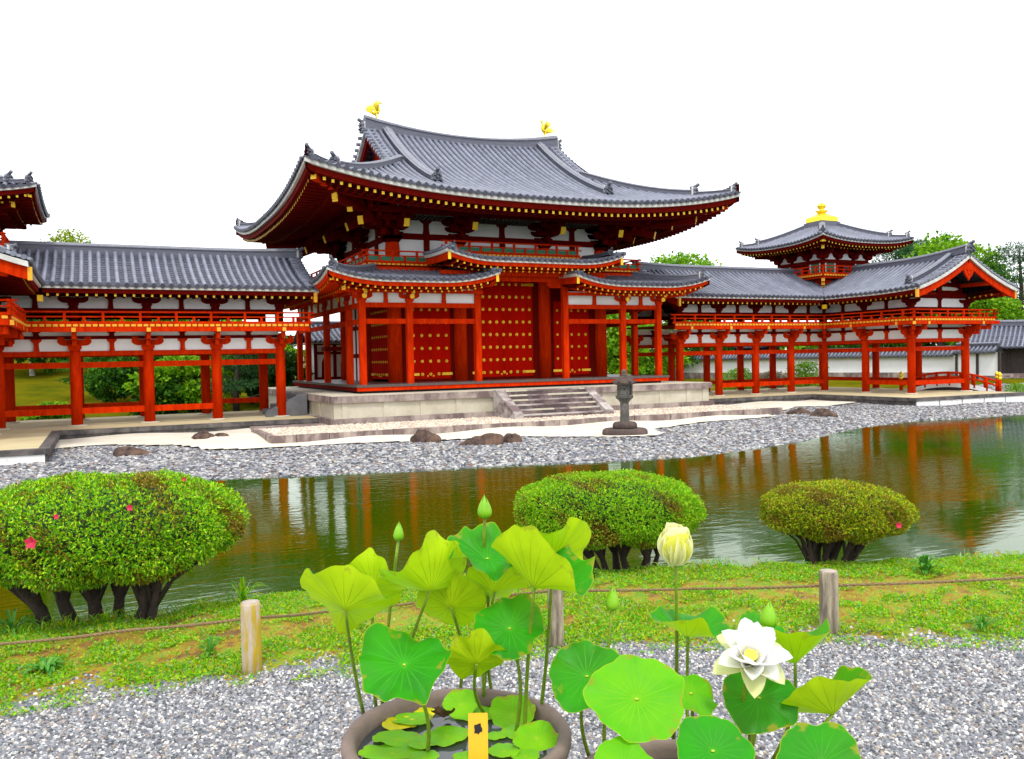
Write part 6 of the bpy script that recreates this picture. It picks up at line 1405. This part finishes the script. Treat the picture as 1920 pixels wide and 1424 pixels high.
def stem(parent, a, b, r0=.0065, r1=.0045, bend=.03, seed=0):
    r = np.random.default_rng(seed); a = Vector(a); b = Vector(b); k = Vector((r.uniform(-1, 1), r.uniform(-1, 1), 0))*bend; m_ = MB()
    m_.tube([a.lerp(b, f)+k*sin(pi*f) for f in np.linspace(0, 1, 9)], [r0+(r1-r0)*f for f in np.linspace(0, 1, 9)], 9); return m_.build('stem', STEMM, parent)
def leaf(label, px, py, dep, rpx, tilt, az, base, zw, seed, top=None, cup=.15, waves=.08, sad=0., sad_a=0., aspect=1., fold=0., fold_a=0.):
    c = pick(px, py, dep); bs = pickz(base[0], base[1], zw-.02); T = thing('lotus_leaf', label, 'lotus leaf', bs, 'lotus leaves standing over the pots')
    n_ = facing(tilt, az); blade(T, c, rpx*dep/FPX, n_, cup, waves, sad, radians(sad_a), seed, top or UP, aspect, fold, radians(fold_a)); stem(T, bs, c-n_*.004, seed=seed)
    if tilt < 80 and abs(az) < 60:
        m_ = MB(); q = c-n_*(.05*rpx*dep/FPX-.001); m_.lathe(q, [(.0055, 0), (.005, .003), (.002, .004)], 10); m_.build('centre_spot', UN, T)
    return T
# pot of floating leaves: standing leaves
leaf('yellow-green leaf shown from below with green left lobe, tallest at the left of the group', 648, 1140, 2.55, 94, 46, 168, (683, 1345), ZW1, 1, cup=.30, waves=.22, sad=.10, sad_a=30)
leaf('yellow leaf with upcurled corner behind the left cupped leaf', 702, 1096, 2.75, 60, 58, 165, (706, 1335), ZW1, 2, cup=.25, waves=.28)
leaf('folded leaf with green hollow and pale back, right of the left bud', 806, 1104, 2.62, 92, 44, 212, (745, 1325), ZW1, 3, cup=.22, waves=.16, fold=.6, fold_a=-35)
leaf('plain pale leaf back behind the folded leaf, below the green cup', 846, 1137, 2.72, 66, 62, 178, (860, 1310), ZW1, 4, cup=.28, waves=.12)
leaf('green wavy bowl-shaped leaf just under the tallest pointed bud', 914, 1046, 2.70, 74, 20, 5, (905, 1322), ZW1, 5, cup=.36, waves=.34, sad=.12, sad_a=10)
leaf('pale leaf back with curled left tip, uppermost on the right of the pot', 1035, 1046, 2.62, 84, 52, 200, (1012, 1350), ZW1, 6, cup=.18, waves=.20, sad=.14, sad_a=150)
leaf('large folded leaf, half pale back and half green hollow, right side of the pot', 1003, 1098, 2.50, 100, 24, 110, (983, 1388), ZW1, 7, cup=.30, waves=.18, fold=.7, fold_a=55)
leaf('small pale leaf back under the green wavy bowl', 927, 1108, 2.74, 60, 54, 180, (925, 1318), ZW1, 8, cup=.40, waves=.24)
leaf('deep green leaf in the middle with its right edge turned up', 955, 1178, 2.60, 66, 44, -12, (965, 1385), ZW1, 9, cup=.10, waves=.20)
leaf('broad green drooping leaf, largest over the pot of floating leaves', 758, 1245, 2.45, 86, 30, 5, (800, 1424), ZW1, 10, cup=.04, waves=.24, sad=-.18, sad_a=60)
leaf('pale leaf back with raised right corner beside the broad drooping leaf', 893, 1243, 2.55, 62, 54, 190, (912, 1345), ZW1, 11, cup=.28, waves=.30)
# second pot: standing leaves
leaf('deep green leaf partly behind the largest light leaf, between the pots', 1100, 1268, 2.45, 74, 50, -20, (1112, 1440), ZW2, 12, cup=.05, waves=.10, aspect=.9)
leaf('largest light green leaf, round and facing the viewer, centre right', 1194, 1310, 2.25, 92, 42, 0, (1180, 1440), ZW2, 13, top=UPL, cup=.08, waves=.06, aspect=.92)
leaf('half-hidden green leaf behind the right edge of the largest light leaf', 1296, 1300, 2.42, 52, 30, 40, (1272, 1440), ZW2, 14, top=UPL, cup=.0, waves=.14)
leaf('dark green folded leaf below the half-open yellow flower', 1290, 1190, 2.60, 80, 10, 100, (1290, 1440), ZW2, 15, cup=.25, waves=.18, fold=.25, fold_a=60, aspect=.85)
leaf('small green leaf behind the bud above the white flower', 1424, 1186, 2.66, 44, 25, 20, (1405, 1440), ZW2, 16, cup=.25, waves=.16)
leaf('pale-backed leaf with dark hollow, right of the white flower', 1490, 1240, 2.50, 86, 26, 200, (1440, 1440), ZW2, 17, cup=.40, waves=.12, fold=.3, fold_a=30)
leaf('rightmost leaf, long pale back drooping to the lower right', 1561, 1335, 2.38, 90, 34, 215, (1470, 1500), ZW2, 18, cup=.34, waves=.10, fold=.35, fold_a=40)
leaf('dark green leaf right beneath the open white flower', 1424, 1308, 2.42, 70, 38, 0, (1415, 1440), ZW2, 19, top=UPD, cup=-.02, waves=.12, sad=-.18, sad_a=75)
leaf('round green leaf at the bottom edge under the dark leaf', 1337, 1408, 2.15, 72, 40, 0, (1335, 1500), ZW2, 20, top=UP, cup=.05, waves=.04, aspect=.95)
leaf('glossy dark leaf cut by the bottom edge at the lower right', 1540, 1428, 2.10, 78, 34, -8, (1530, 1520), ZW2, 21, top=UPD, cup=.12, waves=.09)
leaf('light green leaf at the bottom edge below the largest light leaf', 1168, 1434, 2.12, 56, 30, 0, (1200, 1510), ZW2, 22, top=UPL, cup=.05, waves=.08)
for lb, x0, y0, x1, y1, d in ():
    pass
# ---- buds and flowers
BUDM = mat('lotus_bud', (.30, .62, .010), (.20, .50, .010), .45, 7, trans=.2); CREAM = mat('cream_lotus_petal', (.88, .88, .06), (.86, .88, .16), .5, 5, trans=.3); PETW = mat('white_lotus_petal', (.96, .96, .96), (.95, .95, .93), .6, 5, trans=.5); PETC = mat('pale_lotus_petal', (.94, .94, .66), (.94, .94, .36), .6, 5, trans=.45); POD = mat('lotus_seed_pod', (.75, .68, .06), (.62, .60, .05), .6, 30)
def bud(label, px0, py0, px1, py1, wpx, dep, base, zw, seed):
    a = pick(px0, py0, dep); b = pick(px1, py1, dep); d = (b-a); L = d.length; d.normalize(); R = wpx/2*dep/FPX; bs = pickz(base[0], base[1], zw-.02); T = thing('lotus_bud', label, 'lotus bud', bs, 'lotus buds on tall stems')
    u = d.orthogonal().normalized(); v = d.cross(u)
    prof = lambda f: R*max(.0, (sin(pi*min(1, f*1.02)**.62))**.8*(1-.30*f) if f < 1 else 0)*1.12
    for k in range(5):
        m_ = MB(); a0 = k*2*pi/5+seed; vs = []; n1, n2 = 12, 8; out = 1+.03*(k % 2)
        for i in range(n1+1):
            f = i/n1*(1 if k % 2 == 0 else .86+.06*(k % 3)); half_ = 1.15*sin(pi*min(1, (i/n1)*.5+.5))**.7+.02 if i > n1*.4 else 1.15
            for j in range(n2+1):
                an = a0+half_*(j/n2-.5)*2; vs.append(a+d*(f*L)+(u*cos(an)+v*sin(an))*prof(f)*out)
        m_.add(vs, [(i*(n2+1)+j, i*(n2+1)+j+1, (i+1)*(n2+1)+j+1, (i+1)*(n2+1)+j) for i in range(n1) for j in range(n2)], 0, True); m_.build('petal', BUDM, T, recalc=False)
    stem(T, bs, a+d*.004, .006, .0048, .02, seed); return T
bud('tallest pointed green bud above the wavy bowl leaf', 909, 973, 908, 927, 26, 2.70, (908, 1330), ZW1, 1)
bud('slim green bud on the left, before the dark pond', 747, 1015, 748, 977, 19, 2.78, (716, 1340), ZW1, 2)
bud('green bud standing alone between the pots, over the grass strip', 1147, 1146, 1150, 1097, 25, 2.55, (1133, 1450), ZW2, 3)
bud('broad yellow-green bud just above the open white flower', 1440, 1179, 1443, 1125, 31, 2.55, (1400, 1445), ZW2, 4)
def petal(T, c, d, up, L, W, curve, mt, seed=0):            # spoon petal from c along d
    d = Vector(d).normalized(); u = Vector(up); u = (u-d*u.dot(d)).normalized(); s = d.cross(u); n1, n2 = 10, 6; vs = []
    for i in range(n1+1):
        f = i/n1; wv = W*max(.001, sin(pi*min(1, f**.9*.90+.10)))**.6
        for j in range(n2+1):
            g = j/n2*2-1; vs.append(Vector(c)+d*(L*f)+u*(L*curve*f*f+abs(g)**2*wv*.42)+s*(g*wv*.5))
    m_ = MB(); m_.add(vs, [(i*(n2+1)+j, i*(n2+1)+j+1, (i+1)*(n2+1)+j+1, (i+1)*(n2+1)+j) for i in range(n1) for j in range(n2)], 0, True); return m_.build('petal', mt, T, recalc=False)
def flower(label, px, py, dep, rpx, base, zw, tilt, az, rings, mt_out, mt_in, seed):
    c = pick(px, py, dep); bs = pickz(base[0], base[1], zw-.02); T = thing('lotus_flower', label, 'lotus flower', bs); R = rpx*dep/FPX; n_ = facing(tilt, az); xa = (_r0-n_*_r0.dot(n_)).normalized(); ya = n_.cross(xa)
    for q, (cnt, el, ln, wd, cv) in enumerate(rings):
        for k in range(cnt):
            a = 2*pi*(k+.5*(q % 2))/cnt+seed+.13*sin(k*5); h = xa*cos(a)+ya*sin(a); e = radians(el+5*sin(k*3.1+q)); petal(T, c+h*(R*.05)-n_*(.0), h*cos(e)+n_*sin(e), n_*cos(e)-h*sin(e), R*ln*(1+.06*sin(k*2.3)), R*wd, cv, mt_out if q == 0 else mt_in)
    m_ = MB(); z0 = c+n_*(R*.02); m_.cyl(z0, z0+n_*(R*.26), R*.08, R*.17, 14); 
    for k in range(26):
        a = k*2.4; h = xa*cos(a)+ya*sin(a); m_.tube([z0+h*(R*.1), z0+h*(R*.22)+n_*(R*.12), z0+h*(R*.26)+n_*(R*.24)], [R*.010, R*.010, R*.022], 5)
    m_.build('seed_pod', POD, T); stem(T, bs, c, .0068, .005, .03, int(seed*10)); return T
flower('open white lotus with spread petals and yellow centre', 1404, 1240, 2.35, 74, (1385, 1445), ZW2, 36, 5, ((6, -4, 1.0, .62, .10), (7, 18, 1.0, .60, .16), (6, 40, .92, .54, .14)), PETC, PETW, .3)
flower('half-open lotus, pale yellow bowl tipped with white, on a tall stem', 1267, 1060, 2.60, 68, (1262, 1400), ZW2, 4, 10, ((4, 46, .92, 1.0, .42), (5, 56, 1.02, .98, .46), (5, 66, 1.04, .9, .36), (4, 76, 1.0, .8, .22)), CREAM, PETC, .6)
# ---- floating leaves in the first pot
PADM = lotus_mat('floating_leaf', (.22, .54, .006), (.13, .44, .008), (.34, .60, .02), (.46, .5, .02), .2, LIT)
pads = [(776, 1316, 17, .5, YOLD, 'small yellow round floating leaf by the left stems'), (867, 1295, 28, .62, PADM, 'green floating leaf against the back rim of the pot'), (710, 1344, 28, .72, YOLD, 'ragged bright yellow floating leaf at the left of the pot'), (774, 1348, 33, .44, PADM, 'oval green floating leaf right of the ragged yellow one'), (893, 1339, 38, .42, PADM, 'yellow-green floating leaf with a brown mark, behind the tag'), (962, 1338, 37, .76, PADM, 'upright-leaning green floating leaf near the right stems'), (745, 1385, 40, .36, PADM, 'long green floating leaf with pale torn edge, left of centre'), (792, 1393, 24, .55, PADM, 'small heart-shaped floating leaf with a dried corner'), (837, 1380, 38, .60, PADM, 'green floating leaf with a yellowed lower edge, left of the tag'), (931, 1380, 16, .95, PADM, 'narrow green floating leaf right behind the tag'), (976, 1372, 30, .58, PADM, 'speckled floating leaf right of the tag'), (1022, 1384, 38, .40, PADM, 'curled floating leaf draped over the right rim'), (735, 1411, 52, .34, PADM, 'widest floating leaf at the lower left of the pot'), (944, 1408, 27, .9, PADM, 'green floating leaf beside the tag at the bottom edge'), (795, 1420, 24, .5, PADM, 'floating leaf at the bottom edge, below the heart-shaped one'), (872, 1420, 20, .6, PADM, 'small floating leaf at the bottom edge left of the tag'), (985, 1418, 24, .6, PADM, 'floating leaf at the bottom edge right of the tag')]
for i, (px, py, rp2, asp, mt, lb) in enumerate(pads):
    up_ = 'curled' in lb or 'upright' in lb or 'back rim' in lb
    c = pickz(px, py, ZW1+(.006 if not up_ else .022)+.0012*(i % 4)); dep = (c-CAM).dot(_f); rr2 = rp2*1.16*dep/FPX; o2 = Vector((c.x-C1.x, c.y-C1.y, 0)); lim = R1*(.90 if up_ else .86)-rr2
    if o2.length > lim: o2 = o2.normalized()*max(.02, lim); c = Vector((C1.x+o2.x, C1.y+o2.y, c.z))
    T = thing('floating_lotus_leaf', lb, 'floating leaf', c, 'leaves floating in the clay pot')
    blade(T, c, rp2*1.16*dep/FPX, facing(28 if up_ else 2.5, 0 if up_ else i*70), .03 if not up_ else .08, .05 if not up_ else .10, 0, 0, 200+i, mt, max(.62, min(1., asp*1.9)), nR=8, nT=48)
c = pickz(832, 1352, ZW1+.01); T = thing('floating_lotus_leaf', 'brown withered leaf curled upright in the middle of the pot', 'dead leaf', c); blade(T, c+Vector((0, 0, .012)), .038, facing(30, 180), .55, .2, 0, 0, 300, BRN, nR=8, nT=48);
